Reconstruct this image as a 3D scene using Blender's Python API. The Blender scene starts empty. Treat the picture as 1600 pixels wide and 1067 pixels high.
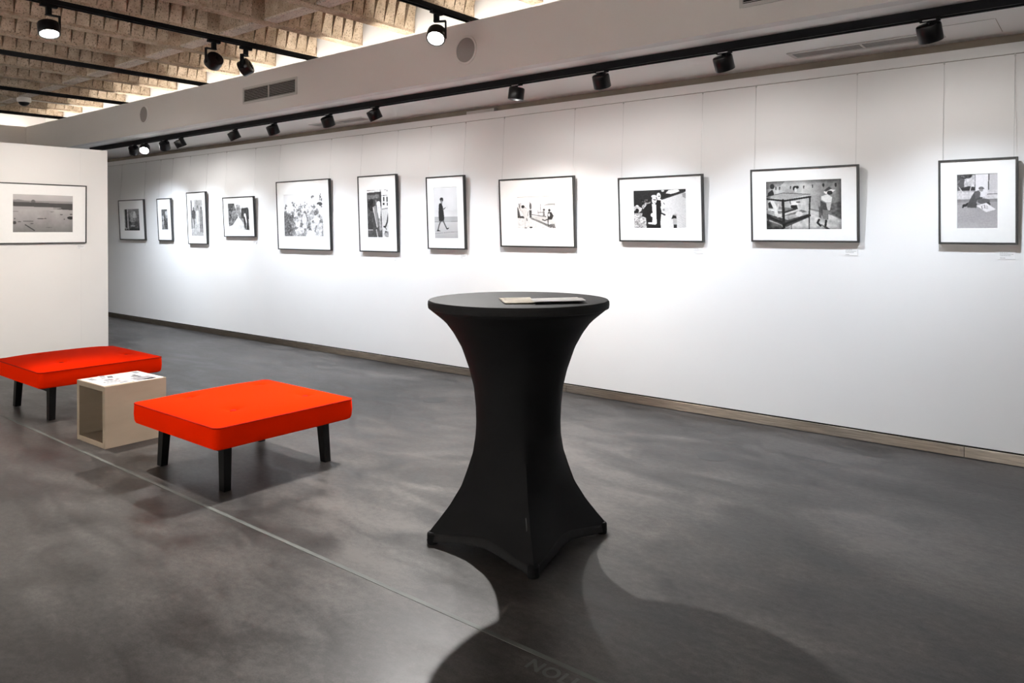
import bpy, bmesh, math, random
import numpy as np
from mathutils import Vector, Matrix
random.seed(7); RNG = np.random.default_rng(11)
scene = bpy.context.scene
COL = scene.collection

# ------------------------------------------------------------------ camera
F_PX, HORIZON, PITCH, CAM_H = 1162.0, 361.0, 0.009, 1.41
YAW = math.atan2(1735 - 800, F_PX)
cam_data = bpy.data.cameras.new('camera')
cam_data.sensor_width = 36.0
cam_data.lens = 36.0 * F_PX / 1600.0
cam_data.shift_y = -(533.5 - (HORIZON + F_PX * math.tan(PITCH))) / 1600.0
cam_data.clip_start = 0.05
cam = bpy.data.objects.new('camera', cam_data)
cam.location = (0, 0, CAM_H)
cam.rotation_euler = (math.pi / 2 - PITCH, 0, YAW)
COL.objects.link(cam)
scene.camera = cam

# ------------------------------------------------------------------ world, exposure
world = bpy.data.worlds.new('world'); scene.world = world
world.use_nodes = True
world.node_tree.nodes['Background'].inputs[0].default_value = (0.02, 0.02, 0.02, 1)
world.node_tree.nodes['Background'].inputs[1].default_value = 1.0
vs = scene.view_settings
vs.view_transform = 'Standard'; vs.look = 'None'; vs.gamma = 1.0
vs.use_curve_mapping = False
vs.exposure = 0.0
scene.display_settings.display_device = 'sRGB'

# main dimensions (metres): x runs along the picture wall, y towards it
WALL_Y = 5.364
SOFFIT_Z = 2.60
FASCIA_Y = 4.248
FASCIA_TOP = 3.014
FASCIA_X = -13.03
BEAM_Z = 3.18
SLAB_Z = 3.62
COVE_Y = 4.65
X0, X1, Y0 = -16.0, 4.0, -5.0

# light levels
FILL_W = 10.0
WALL_W, COVE_E, ROOM_W, BACK_FILL_W = 102.0, 32.0, 430.0, 1280.0

# ------------------------------------------------------------------ materials
MATS = {}
def new_mat(name):
    m = bpy.data.materials.new(name); m.use_nodes = True
    MATS[name] = m
    return m, m.node_tree, m.node_tree.nodes['Principled BSDF']

def mat(name, color, rough=0.5, metal=0.0, spec=0.5, var=0.0, scale=8.0, bump=0.0, bump_scale=60.0, sheen=0.0, stretch=None, coat=0.0):
    m, nt, b = new_mat(name)
    b.inputs['Base Color'].default_value = (*color, 1)
    b.inputs['Roughness'].default_value = rough
    b.inputs['Metallic'].default_value = metal
    b.inputs['Specular IOR Level'].default_value = spec
    b.inputs['Sheen Weight'].default_value = sheen
    b.inputs['Coat Weight'].default_value = coat
    tc = nt.nodes.new('ShaderNodeTexCoord')
    mp = nt.nodes.new('ShaderNodeMapping')
    nt.links.new(tc.outputs['Object'], mp.inputs[0])
    if stretch: mp.inputs['Scale'].default_value = stretch
    if var > 0:
        n = nt.nodes.new('ShaderNodeTexNoise'); n.inputs['Scale'].default_value = scale; n.inputs['Detail'].default_value = 6
        nt.links.new(mp.outputs[0], n.inputs['Vector'])
        r = nt.nodes.new('ShaderNodeMapRange')
        r.inputs[1].default_value = 0.3; r.inputs[2].default_value = 0.7
        r.inputs[3].default_value = 1 - var; r.inputs[4].default_value = 1 + var
        nt.links.new(n.outputs['Fac'], r.inputs[0])
        mx = nt.nodes.new('ShaderNodeVectorMath'); mx.operation = 'SCALE'
        mx.inputs[0].default_value = color
        nt.links.new(r.outputs[0], mx.inputs['Scale'])
        nt.links.new(mx.outputs[0], b.inputs['Base Color'])
    if bump > 0:
        n2 = nt.nodes.new('ShaderNodeTexNoise'); n2.inputs['Scale'].default_value = bump_scale; n2.inputs['Detail'].default_value = 4
        nt.links.new(mp.outputs[0], n2.inputs['Vector'])
        bp = nt.nodes.new('ShaderNodeBump'); bp.inputs['Strength'].default_value = bump; bp.inputs['Distance'].default_value = 0.01
        nt.links.new(n2.outputs['Fac'], bp.inputs['Height'])
        nt.links.new(bp.outputs[0], b.inputs['Normal'])
    return m

def emit_mat(name, color, strength):
    m, nt, b = new_mat(name)
    b.inputs['Base Color'].default_value = (*color, 1)
    b.inputs['Emission Color'].default_value = (*color, 1)
    b.inputs['Emission Strength'].default_value = strength
    return m

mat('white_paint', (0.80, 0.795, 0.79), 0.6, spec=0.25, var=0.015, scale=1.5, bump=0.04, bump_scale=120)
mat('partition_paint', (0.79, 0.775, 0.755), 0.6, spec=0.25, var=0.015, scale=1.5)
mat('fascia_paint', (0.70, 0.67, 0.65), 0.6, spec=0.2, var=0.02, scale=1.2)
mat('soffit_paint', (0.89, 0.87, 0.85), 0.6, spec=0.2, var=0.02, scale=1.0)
mat('speaker_cloth', (0.27, 0.245, 0.235), 0.8, spec=0.1, var=0.05, scale=200)
mat('gap_wall', (0.22, 0.185, 0.15), 0.8, spec=0.1, var=0.15, scale=4)
mat('dark_gap', (0.02, 0.018, 0.016), 0.8, spec=0.1)
mat('black_metal', (0.008, 0.008, 0.009), 0.6, spec=0.06, var=0.15, scale=20)
mat('black_gloss', (0.006, 0.006, 0.007), 0.28, spec=0.3)
mat('bracket_steel', (0.35, 0.35, 0.36), 0.35, metal=1.0)
mat('frame_black', (0.014, 0.0135, 0.013), 0.42, spec=0.5, var=0.2, scale=40, stretch=(1, 1, 8))
mat('mat_board', (0.86, 0.855, 0.84), 0.75, spec=0.15, var=0.01, scale=30)
mat('backing', (0.25, 0.2, 0.15), 0.8)
mat('wire', (0.5, 0.5, 0.5), 0.4, metal=0.6)
mat('rail_metal', (0.55, 0.54, 0.52), 0.5, metal=0.3)
mat('label_white', (0.81, 0.805, 0.80), 0.7, spec=0.2)
mat('label_ink', (0.42, 0.42, 0.41), 0.8)
mat('vent_frame', (0.50, 0.485, 0.47), 0.5, metal=0.2, var=0.03, scale=15)
mat('vent_slat', (0.52, 0.50, 0.48), 0.45, metal=0.3)
mat('vent_white', (0.62, 0.60, 0.58), 0.5)
mat('vent_grey_slat', (0.33, 0.32, 0.31), 0.5)
mat('plywood', (0.38, 0.31, 0.23), 0.6, spec=0.25, var=0.08, scale=3.0, bump=0.05, bump_scale=80, stretch=(1, 1, 3))
mat('plywood_edge', (0.50, 0.42, 0.32), 0.65, spec=0.2, var=0.12, scale=25, stretch=(1, 1, 12))
mat('leg_black', (0.004, 0.004, 0.004), 0.4, spec=0.2, var=0.2, scale=30)
mat('cable_white', (0.6, 0.57, 0.52), 0.6)
mat('dome_white', (0.8, 0.77, 0.73), 0.4)
mat('floor_disc', (0.024, 0.023, 0.022), 0.42, spec=0.4, var=0.12, scale=14)
mat('joint_strip', (0.095, 0.101, 0.093), 0.55, spec=0.3, var=0.30, scale=6, stretch=(1, 4, 1))
mat('floor_ink', (0.085, 0.089, 0.085), 0.55, var=0.2, scale=30)
mat('paper_white', (0.80, 0.79, 0.77), 0.7, spec=0.2, var=0.04, scale=12)
mat('paper_cream', (0.72, 0.66, 0.55), 0.7, spec=0.2, var=0.08, scale=10)
mat('paper_pink', (0.74, 0.66, 0.63), 0.7, spec=0.2, var=0.08, scale=14)
mat('print_ink', (0.09, 0.09, 0.1), 0.6, var=0.5, scale=40)
mat('print_grey', (0.24, 0.24, 0.26), 0.6, var=0.4, scale=45)
mat('print_red', (0.45, 0.06, 0.07), 0.6)
emit_mat('lens_on', (1.0, 0.97, 0.94), 30.0)
emit_mat('led_warm', (1.0, 0.94, 0.86), COVE_E)

# brushed bronze-steel skirting
m, nt, b = new_mat('skirting_metal')
tc = nt.nodes.new('ShaderNodeTexCoord'); mp = nt.nodes.new('ShaderNodeMapping'); mp.inputs['Scale'].default_value = (1, 1, 25)
n1 = nt.nodes.new('ShaderNodeTexNoise'); n1.inputs['Scale'].default_value = 6; n1.inputs['Detail'].default_value = 8
n2 = nt.nodes.new('ShaderNodeTexNoise'); n2.inputs['Scale'].default_value = 70; n2.inputs['Detail'].default_value = 4
cr = nt.nodes.new('ShaderNodeValToRGB'); cr.color_ramp.elements[0].position = 0.3; cr.color_ramp.elements[0].color = (0.17, 0.14, 0.11, 1)
cr.color_ramp.elements[1].position = 0.75; cr.color_ramp.elements[1].color = (0.34, 0.285, 0.23, 1)
rr = nt.nodes.new('ShaderNodeMapRange'); rr.inputs[3].default_value = 0.36; rr.inputs[4].default_value = 0.50
nt.links.new(tc.outputs['Object'], mp.inputs[0]); nt.links.new(mp.outputs[0], n1.inputs['Vector'])
nt.links.new(tc.outputs['Object'], n2.inputs['Vector'])
nt.links.new(n1.outputs['Fac'], cr.inputs[0]); nt.links.new(cr.outputs[0], b.inputs['Base Color'])
nt.links.new(n2.outputs['Fac'], rr.inputs[0]); nt.links.new(rr.outputs[0], b.inputs['Roughness'])
b.inputs['Metallic'].default_value = 0.9; b.inputs['Anisotropic'].default_value = 0.95
tg = nt.nodes.new('ShaderNodeTangent'); tg.direction_type = 'RADIAL'; tg.axis = 'X'; nt.links.new(tg.outputs[0], b.inputs['Tangent'])
mp2 = nt.nodes.new('ShaderNodeMapping'); mp2.inputs['Scale'].default_value = (3, 1, 420)
n3 = nt.nodes.new('ShaderNodeTexNoise'); n3.inputs['Scale'].default_value = 1.0; n3.inputs['Detail'].default_value = 3
bp = nt.nodes.new('ShaderNodeBump'); bp.inputs['Strength'].default_value = 0.12; bp.inputs['Distance'].default_value = 0.002
nt.links.new(tc.outputs['Object'], mp2.inputs[0]); nt.links.new(mp2.outputs[0], n3.inputs['Vector'])
nt.links.new(n3.outputs['Fac'], bp.inputs['Height']); nt.links.new(bp.outputs[0], b.inputs['Normal'])

# polished cement floor
m, nt, b = new_mat('cement_floor')
tc = nt.nodes.new('ShaderNodeTexCoord')
def fnoise(scale, detail, stretch=(1, 1, 1), dist=0.0, rough=0.55):
    mp = nt.nodes.new('ShaderNodeMapping'); mp.inputs['Scale'].default_value = stretch
    mp.inputs['Location'].default_value = (random.uniform(0, 40), random.uniform(0, 40), 0)
    n = nt.nodes.new('ShaderNodeTexNoise'); n.inputs['Scale'].default_value = scale; n.inputs['Detail'].default_value = detail
    n.inputs['Distortion'].default_value = dist; n.inputs['Roughness'].default_value = rough
    nt.links.new(tc.outputs['Object'], mp.inputs[0]); nt.links.new(mp.outputs[0], n.inputs['Vector'])
    return n.outputs['Fac']
def fmath(op, a, c):
    x = nt.nodes.new('ShaderNodeMath'); x.operation = op
    for i, v in enumerate((a, c)):
        if isinstance(v, (int, float)): x.inputs[i].default_value = v
        else: nt.links.new(v, x.inputs[i])
    return x.outputs[0]
big = fnoise(0.55, 5, (1, 1.6, 1), 0.8)
mid = fnoise(2.4, 7, (1, 2.2, 1), 0.5, 0.6)
fine = fnoise(26, 6, (1, 1.5, 1), 0.2, 0.65)
grain = fnoise(160, 3)
fac = fmath('ADD', fmath('ADD', fmath('MULTIPLY', big, 0.34), fmath('MULTIPLY', mid, 0.36)), fmath('ADD', fmath('MULTIPLY', fine, 0.18), fmath('MULTIPLY', grain, 0.12)))
cr = nt.nodes.new('ShaderNodeValToRGB')
cr.color_ramp.elements[0].position = 0.40; cr.color_ramp.elements[0].color = (0.017, 0.0154, 0.0146, 1)
cr.color_ramp.elements[1].position = 0.60; cr.color_ramp.elements[1].color = (0.102, 0.093, 0.087, 1)
e = cr.color_ramp.elements.new(0.5); e.color = (0.050, 0.046, 0.0435, 1)
nt.links.new(fac, cr.inputs[0]); nt.links.new(cr.outputs[0], b.inputs['Base Color'])
rr = nt.nodes.new('ShaderNodeMapRange'); rr.inputs[1].default_value = 0.35; rr.inputs[2].default_value = 0.65
rr.inputs[3].default_value = 0.33; rr.inputs[4].default_value = 0.50
nt.links.new(mid, rr.inputs[0]); nt.links.new(rr.outputs[0], b.inputs['Roughness'])
b.inputs['Specular IOR Level'].default_value = 0.22
bp = nt.nodes.new('ShaderNodeBump'); bp.inputs['Strength'].default_value = 0.06; bp.inputs['Distance'].default_value = 0.004
nt.links.new(fine, bp.inputs['Height']); nt.links.new(bp.outputs[0], b.inputs['Normal'])

# brown board-marked concrete
def concrete(name, c0, c1, pits=True):
    m, nt, b = new_mat(name)
    tc = nt.nodes.new('ShaderNodeTexCoord'); oi = nt.nodes.new('ShaderNodeObjectInfo')
    ad = nt.nodes.new('ShaderNodeVectorMath'); ad.operation = 'ADD'
    sc = nt.nodes.new('ShaderNodeVectorMath'); sc.operation = 'SCALE'; sc.inputs[0].default_value = (17, 31, 23)
    nt.links.new(oi.outputs['Random'], sc.inputs['Scale'])
    nt.links.new(tc.outputs['Object'], ad.inputs[0]); nt.links.new(sc.outputs[0], ad.inputs[1])
    n = nt.nodes.new('ShaderNodeTexNoise'); n.inputs['Scale'].default_value = 9; n.inputs['Detail'].default_value = 8; n.inputs['Roughness'].default_value = 0.65
    nt.links.new(ad.outputs[0], n.inputs['Vector'])
    cr = nt.nodes.new('ShaderNodeValToRGB')
    cr.color_ramp.elements[0].position = 0.33; cr.color_ramp.elements[0].color = (*c0, 1)
    cr.color_ramp.elements[1].position = 0.68; cr.color_ramp.elements[1].color = (*c1, 1)
    nt.links.new(n.outputs['Fac'], cr.inputs[0])
    last = cr.outputs[0]
    p = nt.nodes.new('ShaderNodeTexNoise'); p.inputs['Scale'].default_value = 70; p.inputs['Detail'].default_value = 2
    nt.links.new(ad.outputs[0], p.inputs['Vector'])
    pr = nt.nodes.new('ShaderNodeMapRange'); pr.inputs[1].default_value = 0.56; pr.inputs[2].default_value = 0.66
    pr.inputs[3].default_value = 1.0; pr.inputs[4].default_value = 0.45
    nt.links.new(p.outputs['Fac'], pr.inputs[0])
    mu = nt.nodes.new('ShaderNodeVectorMath'); mu.operation = 'SCALE'
    nt.links.new(last, mu.inputs[0]); nt.links.new(pr.outputs[0], mu.inputs['Scale'])
    nt.links.new(mu.outputs[0], b.inputs['Base Color'])
    bp = nt.nodes.new('ShaderNodeBump'); bp.inputs['Strength'].default_value = 0.35; bp.inputs['Distance'].default_value = 0.006
    nt.links.new(n.outputs['Fac'], bp.inputs['Height']); nt.links.new(bp.outputs[0], b.inputs['Normal'])
    b.inputs['Roughness'].default_value = 0.9; b.inputs['Specular IOR Level'].default_value = 0.1
    return m
concrete('beam_concrete', (0.35, 0.265, 0.185), (0.56, 0.455, 0.345))
concrete('panel_concrete', (0.37, 0.285, 0.20), (0.64, 0.53, 0.41))
concrete('rib_concrete', (0.52, 0.44, 0.37), (0.68, 0.60, 0.52))
concrete('slab_concrete', (0.26, 0.20, 0.14), (0.42, 0.34, 0.26))

# orange-red upholstery
m, nt, b = new_mat('red_wool')
b.inputs['Base Color'].default_value = (0.90, 0.021, 0.0002, 1)
b.inputs['Roughness'].default_value = 0.9; b.inputs['Specular IOR Level'].default_value = 0.02
tc = nt.nodes.new('ShaderNodeTexCoord'); n = nt.nodes.new('ShaderNodeTexNoise'); n.inputs['Scale'].default_value = 400
bp = nt.nodes.new('ShaderNodeBump'); bp.inputs['Strength'].default_value = 0.08; bp.inputs['Distance'].default_value = 0.003
nt.links.new(tc.outputs['Object'], n.inputs['Vector']); nt.links.new(n.outputs['Fac'], bp.inputs['Height']); nt.links.new(bp.outputs[0], b.inputs['Normal'])
mat('red_piping', (0.42, 0.008, 0.001), 0.85, spec=0.1)

# stretch cloth
mat('stretch_cloth', (0.0045, 0.0046, 0.005), 0.7, spec=0.16, var=0.12, scale=30, bump=0.05, bump_scale=500, sheen=0.0)
mat('stretch_top', (0.018, 0.018, 0.0185), 0.7, spec=0.08, var=0.10, scale=30, bump=0.04, bump_scale=500, sheen=0.0)
mat('care_tag', (0.10, 0.10, 0.10), 0.6)

# photographic prints read their tones from the mesh
m, nt, b = new_mat('photo_print')
at = nt.nodes.new('ShaderNodeAttribute'); at.attribute_name = 'tone'
nt.links.new(at.outputs['Color'], b.inputs['Base Color'])
b.inputs['Roughness'].default_value = 0.55; b.inputs['Specular IOR Level'].default_value = 0.2

# ------------------------------------------------------------------ mesh helpers
def add_box(bm, x0, x1, y0, y1, z0, z1, M=None):
    vs_ = [bm.verts.new(v) for v in ((x0,y0,z0),(x1,y0,z0),(x1,y1,z0),(x0,y1,z0),(x0,y0,z1),(x1,y0,z1),(x1,y1,z1),(x0,y1,z1))]
    if M is not None:
        for v in vs_: v.co = M @ v.co
    for f in ((0,3,2,1),(4,5,6,7),(0,1,5,4),(1,2,6,5),(2,3,7,6),(3,0,4,7)):
        bm.faces.new([vs_[i] for i in f])
    return vs_

def add_tube(bm, pts, r, seg=8, closed=False, cap=True):
    pts = [Vector(p) for p in pts]; rings = []
    n = len(pts)
    for i, p in enumerate(pts):
        a = pts[(i - 1) % n] if (closed or i > 0) else p
        c = pts[(i + 1) % n] if (closed or i < n - 1) else p
        t = (c - a).normalized()
        up = Vector((0, 0, 1)) if abs(t.z) < 0.95 else Vector((1, 0, 0))
        s = t.cross(up).normalized(); u = s.cross(t).normalized()
        rr_ = r[i] if isinstance(r, (list, tuple)) else r
        rings.append([bm.verts.new(p + (s * math.cos(k * 2 * math.pi / seg) + u * math.sin(k * 2 * math.pi / seg)) * rr_) for k in range(seg)])
    for i in range(n if closed else n - 1):
        A, B = rings[i], rings[(i + 1) % n]
        for k in range(seg):
            bm.faces.new([A[k], A[(k + 1) % seg], B[(k + 1) % seg], B[k]])
    if cap and not closed:
        bm.faces.new(rings[0][::-1]); bm.faces.new(rings[-1])

def add_lathe(bm, prof, seg=28, M=None, cap0=True, cap1=True):
    """prof: list of (r, z); axis = local z"""
    rings = []
    for r, z in prof:
        ring = []
        for k in range(seg):
            a = 2 * math.pi * k / seg
            v = Vector((r * math.cos(a), r * math.sin(a), z))
            ring.append(bm.verts.new(M @ v if M is not None else v))
        rings.append(ring)
    for A, B in zip(rings, rings[1:]):
        for k in range(seg):
            bm.faces.new([A[k], A[(k + 1) % seg], B[(k + 1) % seg], B[k]])
    if cap0: bm.faces.new(rings[0][::-1])
    if cap1: bm.faces.new(rings[-1])

def make_mesh(name, bm, material, smooth=False, bevel=0.0):
    bmesh.ops.recalc_face_normals(bm, faces=bm.faces)
    if bevel > 0:
        es = [e for e in bm.edges if len(e.link_faces) == 2 and e.calc_face_angle(0) > 0.6]
        bmesh.ops.bevel(bm, geom=es, offset=bevel, segments=2, affect='EDGES', profile=0.6)
    me = bpy.data.meshes.new(name); bm.to_mesh(me); bm.free()
    me.materials.append(MATS[material])
    if smooth:
        for p in me.polygons: p.use_smooth = True
        try: me.set_sharp_from_angle(angle=math.radians(38))
        except Exception: pass
    return me

def link(name, data, parent=None):
    o = bpy.data.objects.new(name, data); COL.objects.link(o)
    if parent is not None: o.parent = parent
    return o

def obj(name, bm, material, parent=None, smooth=False, bevel=0.0):
    return link(name, make_mesh(name, bm, material, smooth, bevel), parent)

def tag(o, label, cat, group=None):
    o['label'] = label; o['category'] = cat
    if group: o['group'] = group
    return o

def thing(name, label, cat, loc=(0, 0, 0), rot=(0, 0, 0), group=None):
    o = bpy.data.objects.new(name, None); COL.objects.link(o)
    o.empty_display_size = 0.1
    o.location = loc; o.rotation_euler = rot
    return tag(o, label, cat, group)

def structure(o, label=None):
    o['kind'] = 'structure'
    if label: o['label'] = label
    return o

def box_obj(name, dims, material, parent=None, bevel=0.0):
    bm = bmesh.new(); add_box(bm, *dims)
    return obj(name, bm, material, parent, bevel=bevel)

def s_empty(name, label):
    o = bpy.data.objects.new(name, None); COL.objects.link(o); o.empty_display_size = 0.1
    return structure(o, label)

# ------------------------------------------------------------------ the room shell
structure(box_obj('floor', (X0, X1, Y0, WALL_Y + 0.12, -0.10, 0.0), 'cement_floor'), 'polished grey cement floor of the gallery')

wb = s_empty('wall_back', 'long white gallery wall hung with framed photographs')
box_obj('wall_panel', (X0, X1, WALL_Y, WALL_Y + 0.06, 0.078, 2.470), 'white_paint', wb)
box_obj('groove', (X0, X1, WALL_Y + 0.004, WALL_Y + 0.06, 2.470, 2.4735), 'gap_wall', wb)
box_obj('picture_rail', (X0, X1, WALL_Y - 0.006, WALL_Y + 0.06, 2.4735, 2.540), 'white_paint', wb, bevel=0.003)
box_obj('rear_wall', (X0, X1, WALL_Y + 0.06, WALL_Y + 0.12, 0.0, 2.66), 'gap_wall', wb)

bb = s_empty('baseboard_back', 'brushed bronze-coloured metal skirting along the white wall')
xs = [X0, -13.9, -10.9, -7.9, -6.6, -3.7, -0.70, 2.3, X1]
for a, c in zip(xs, xs[1:]):
    box_obj('skirting_strip', (a + 0.0012, c - 0.0012, WALL_Y - 0.012, WALL_Y + 0.010, 0.004, 0.067), 'skirting_metal', bb, bevel=0.0015)
box_obj('shadow_gap', (X0, X1, WALL_Y + 0.012, WALL_Y + 0.059, 0.0, 0.078), 'dark_gap', bb)

structure(box_obj('wall_front', (X0, X1, Y0 - 0.1, Y0, 0, 3.7), 'partition_paint'), 'plain white wall on the side opposite the pictures')
structure(box_obj('wall_right', (X1, X1 + 0.1, Y0, WALL_Y + 0.12, 0, 3.7), 'partition_paint'), 'plain white end wall near the viewer')
structure(box_obj('wall_far', (X0 - 0.1, X0, Y0, WALL_Y + 0.12, 0, 3.7), 'partition_paint'), 'white end wall hidden behind the partition')

# free-standing partition on the left
PX, PY1, PZ = -9.24, 3.856, 2.359
pl = s_empty('wall_left', 'free-standing white partition carrying one framed landscape')
box_obj('partition_body', (PX - 0.16, PX, Y0 + 0.02, 3.56, 0, PZ), 'partition_paint', pl)
box_obj('partition_end', (PX - 0.16, PX, 3.5605, PY1, 0, PZ), 'partition_paint', pl)

# lowered white border: soffit, fascia and light cove
tr = s_empty('trim_2', 'lowered white soffit and fascia bordering the raised concrete ceiling')
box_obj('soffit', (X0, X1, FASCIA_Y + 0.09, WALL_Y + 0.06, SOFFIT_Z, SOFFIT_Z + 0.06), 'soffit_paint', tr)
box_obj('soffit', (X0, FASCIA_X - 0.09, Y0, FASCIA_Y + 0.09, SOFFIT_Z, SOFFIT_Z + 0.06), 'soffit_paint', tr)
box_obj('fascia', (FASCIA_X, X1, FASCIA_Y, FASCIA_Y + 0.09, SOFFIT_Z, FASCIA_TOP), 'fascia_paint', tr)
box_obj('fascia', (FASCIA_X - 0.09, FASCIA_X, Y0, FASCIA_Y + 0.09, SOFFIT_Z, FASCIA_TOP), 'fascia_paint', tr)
box_obj('cove_wall', (FASCIA_X - 0.45, X1, COVE_Y, COVE_Y + 0.05, SOFFIT_Z + 0.06, SLAB_Z), 'white_paint', tr)
box_obj('cove_wall', (FASCIA_X - 0.45, FASCIA_X - 0.40, Y0, COVE_Y, SOFFIT_Z + 0.06, SLAB_Z), 'white_paint', tr)
for dims in ((FASCIA_X, X1, 4.40, 4.44), (FASCIA_X - 0.25, FASCIA_X - 0.21, Y0, 4.3)):
    box_obj('led_carrier', (*dims, SOFFIT_Z + 0.06, 2.90), 'vent_white', tr)
    box_obj('led_strip', (*dims, 2.901, 2.912), 'led_warm', tr)
ce = s_empty('ceiling', 'raised coffered ceiling of brown board-marked concrete beams')
box_obj('slab', (X0, X1, Y0, WALL_Y + 0.12, SLAB_Z, SLAB_Z + 0.1), 'slab_concrete', ce)

# board-marked panels on each beam
bm = bmesh.new()
PW = 0.116
hb, ht = PW / 2 - 0.003, PW / 2 - 0.038
co = [(0.0,-hb,0),(0.006,-hb,0),(0.006,hb,0),(0.0,hb,0),(0.0,-ht,0.41),(0.115,-ht,0.41),(0.115,ht,0.41),(0.0,ht,0.41)]
vsl = [bm.verts.new(c) for c in co]
for f in ((0,3,2,1),(4,5,6,7),(0,1,5,4),(1,2,6,5),(2,3,7,6),(3,0,4,7)): bm.faces.new([vsl[i] for i in f])
panel_me = make_mesh('formwork_panel', bm, 'panel_concrete')
BEAMS = [(-4.144 - 0.713 * k) for k in range(-8, 13)]
vis = {-1: 4.1, 0: 3.45, 1: 2.85, 2: 2.3, 3: 1.75, 4: 1.85, 5: 2.1, 6: 2.3, 7: 2.5, 8: 2.7, 9: 2.9, 10: 3.1, 11: 3.4, 12: 3.6}
for k in range(-8, 13):
    bx = -4.144 - 0.713 * k
    bm = bmesh.new()
    add_box(bm, bx - 0.115, bx, Y0, COVE_Y, BEAM_Z, SLAB_Z)
    beam = obj('beam', bm, 'beam_concrete', ce)
    if k in vis:
        y = COVE_Y - 0.02 - PW / 2
        while y > vis[k]:
            if not (3.50 < y < 3.775):
                p = link('formwork_panel', panel_me, beam)
                p.location = (bx - random.uniform(0.0, 0.003), y + random.uniform(-0.002, 0.002), BEAM_Z + 0.022)
                p.rotation_euler = (random.uniform(-0.006, 0.006), 0, random.uniform(-0.035, 0.02))
            y -= PW
    # cross rib between this beam and the next
    if k < 12:
        rib = box_obj('cross_rib', (bx - 0.713, bx - 0.115, 3.595, 3.71, BEAM_Z + 0.025, SLAB_Z), 'beam_concrete', ce)
        box_obj('rib_underside', (bx - 0.713, bx - 0.115, 3.592, 3.713, BEAM_Z + 0.008, BEAM_Z + 0.0248), 'rib_concrete', rib)

# inlaid floor joint
structure(box_obj('trim_1', (X0, X1, 1.966, 1.986, -0.02, 0.0012), 'joint_strip'), 'pale joint strip running straight across the cement floor')

# ------------------------------------------------------------------ lamps
def aim_matrix(d):
    d = Vector(d).normalized()
    return (-d).to_track_quat('Z', 'Y').to_matrix().to_4x4()      # local -Z points along d

def spot(parent, name, loc, d, watts, angle, color, blend=1.0, size=0.022):
    l = bpy.data.lights.new(name, 'SPOT'); l.energy = watts; l.spot_size = math.radians(angle); l.spot_blend = blend
    l.color = color; l.shadow_soft_size = size
    o = bpy.data.objects.new(name, l); COL.objects.link(o)
    M = aim_matrix(d); M.translation = loc
    o.parent = parent; o.matrix_parent_inverse = Matrix.Translation(-Vector(parent.location)); o.matrix_basis = M
    return o

def housing(parent, c, d, r=0.062, h=0.092, deep=0.028):
    """squat black cylinder centred at c (local), shining along d"""
    M = aim_matrix(d); M.translation = c
    bm = bmesh.new()
    add_lathe(bm, [(r * 0.88, h / 2), (r * 0.97, h / 2 - 0.004), (r, h / 2 - 0.012), (r, -h / 2 + 0.003), (r - 0.002, -h / 2), (r - 0.008, -h / 2), (r - 0.010, -h / 2 + 0.034)], 36, M, True, False)
    ho = obj('housing', bm, 'black_gloss', parent, smooth=True)
    bm = bmesh.new()
    for k in range(5): 
        a = -math.pi / 3 + k * math.pi / 6
        add_box(bm, -0.02, 0.02, -0.003, 0.003, h / 2, h / 2 + 0.004, M @ Matrix.Rotation(a, 4, 'Z') @ Matrix.Translation((0.02, 0, 0)))
    obj('heat_sink', bm, 'black_metal', ho)
    bm = bmesh.new()
    add_lathe(bm, [(r - 0.011, -h / 2 + deep), (r - 0.012, -h / 2 + deep + 0.001)], 36, M, True, True)
    obj('lens', bm, 'lens_on', ho)
    return ho

def wall_spot(x, target, label, watts, angle, color, group):
    top = Vector((x, 4.535, 2.55))
    t = thing('track_spotlight', label, 'spotlight', (x, 4.535, 2.436), group=group)
    c = Vector((x, 4.535, 2.478)) - Vector(t.location)
    d = (Vector(target) - Vector((x, 4.535, 2.47))).normalized()
    bm = bmesh.new(); add_box(bm, -0.05, 0.05, -0.018, 0.018, 2.538 - t.location.z, 2.550 - t.location.z); obj('track_adapter', bm, 'black_metal', t, bevel=0.002)
    side = d.cross(Vector((0, 0, 1)));
    if side.length < 1e-3: side = Vector((1, 0, 0))
    side.normalize()
    bm = bmesh.new()
    z1 = 2.538 - t.location.z
    add_tube(bm, [c - d * 0.03 + Vector((0, 0, 0.0)), Vector((0, 0, z1))], 0.013, 10)
    obj('hinge', bm, 'black_metal', t)
    bm = bmesh.new()
    add_box(bm, -0.032, 0.032, -0.02, -0.0185, z1 - 0.0005, z1 + 0.006)
    obj('hinge_plate', bm, 'bracket_steel', t)
    hd_ = d if target[1] < 4.6 else (Vector((target[0], WALL_Y, 0.75)) - Vector((x, 4.535, 2.47))).normalized()
    housing(t, c, hd_)
    spot(t, 'spot_beam', Vector(t.location) + c + d * 0.05, d, watts, angle, color)
    spot(t, 'fill_light', Vector(t.location) + c + d * 0.052, Vector((0, 0.25, -1)), FILL_W, 172, NEUT, 0.6)  # wide fill added at each lamp to brighten upper wall and soffit
    return t

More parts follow.
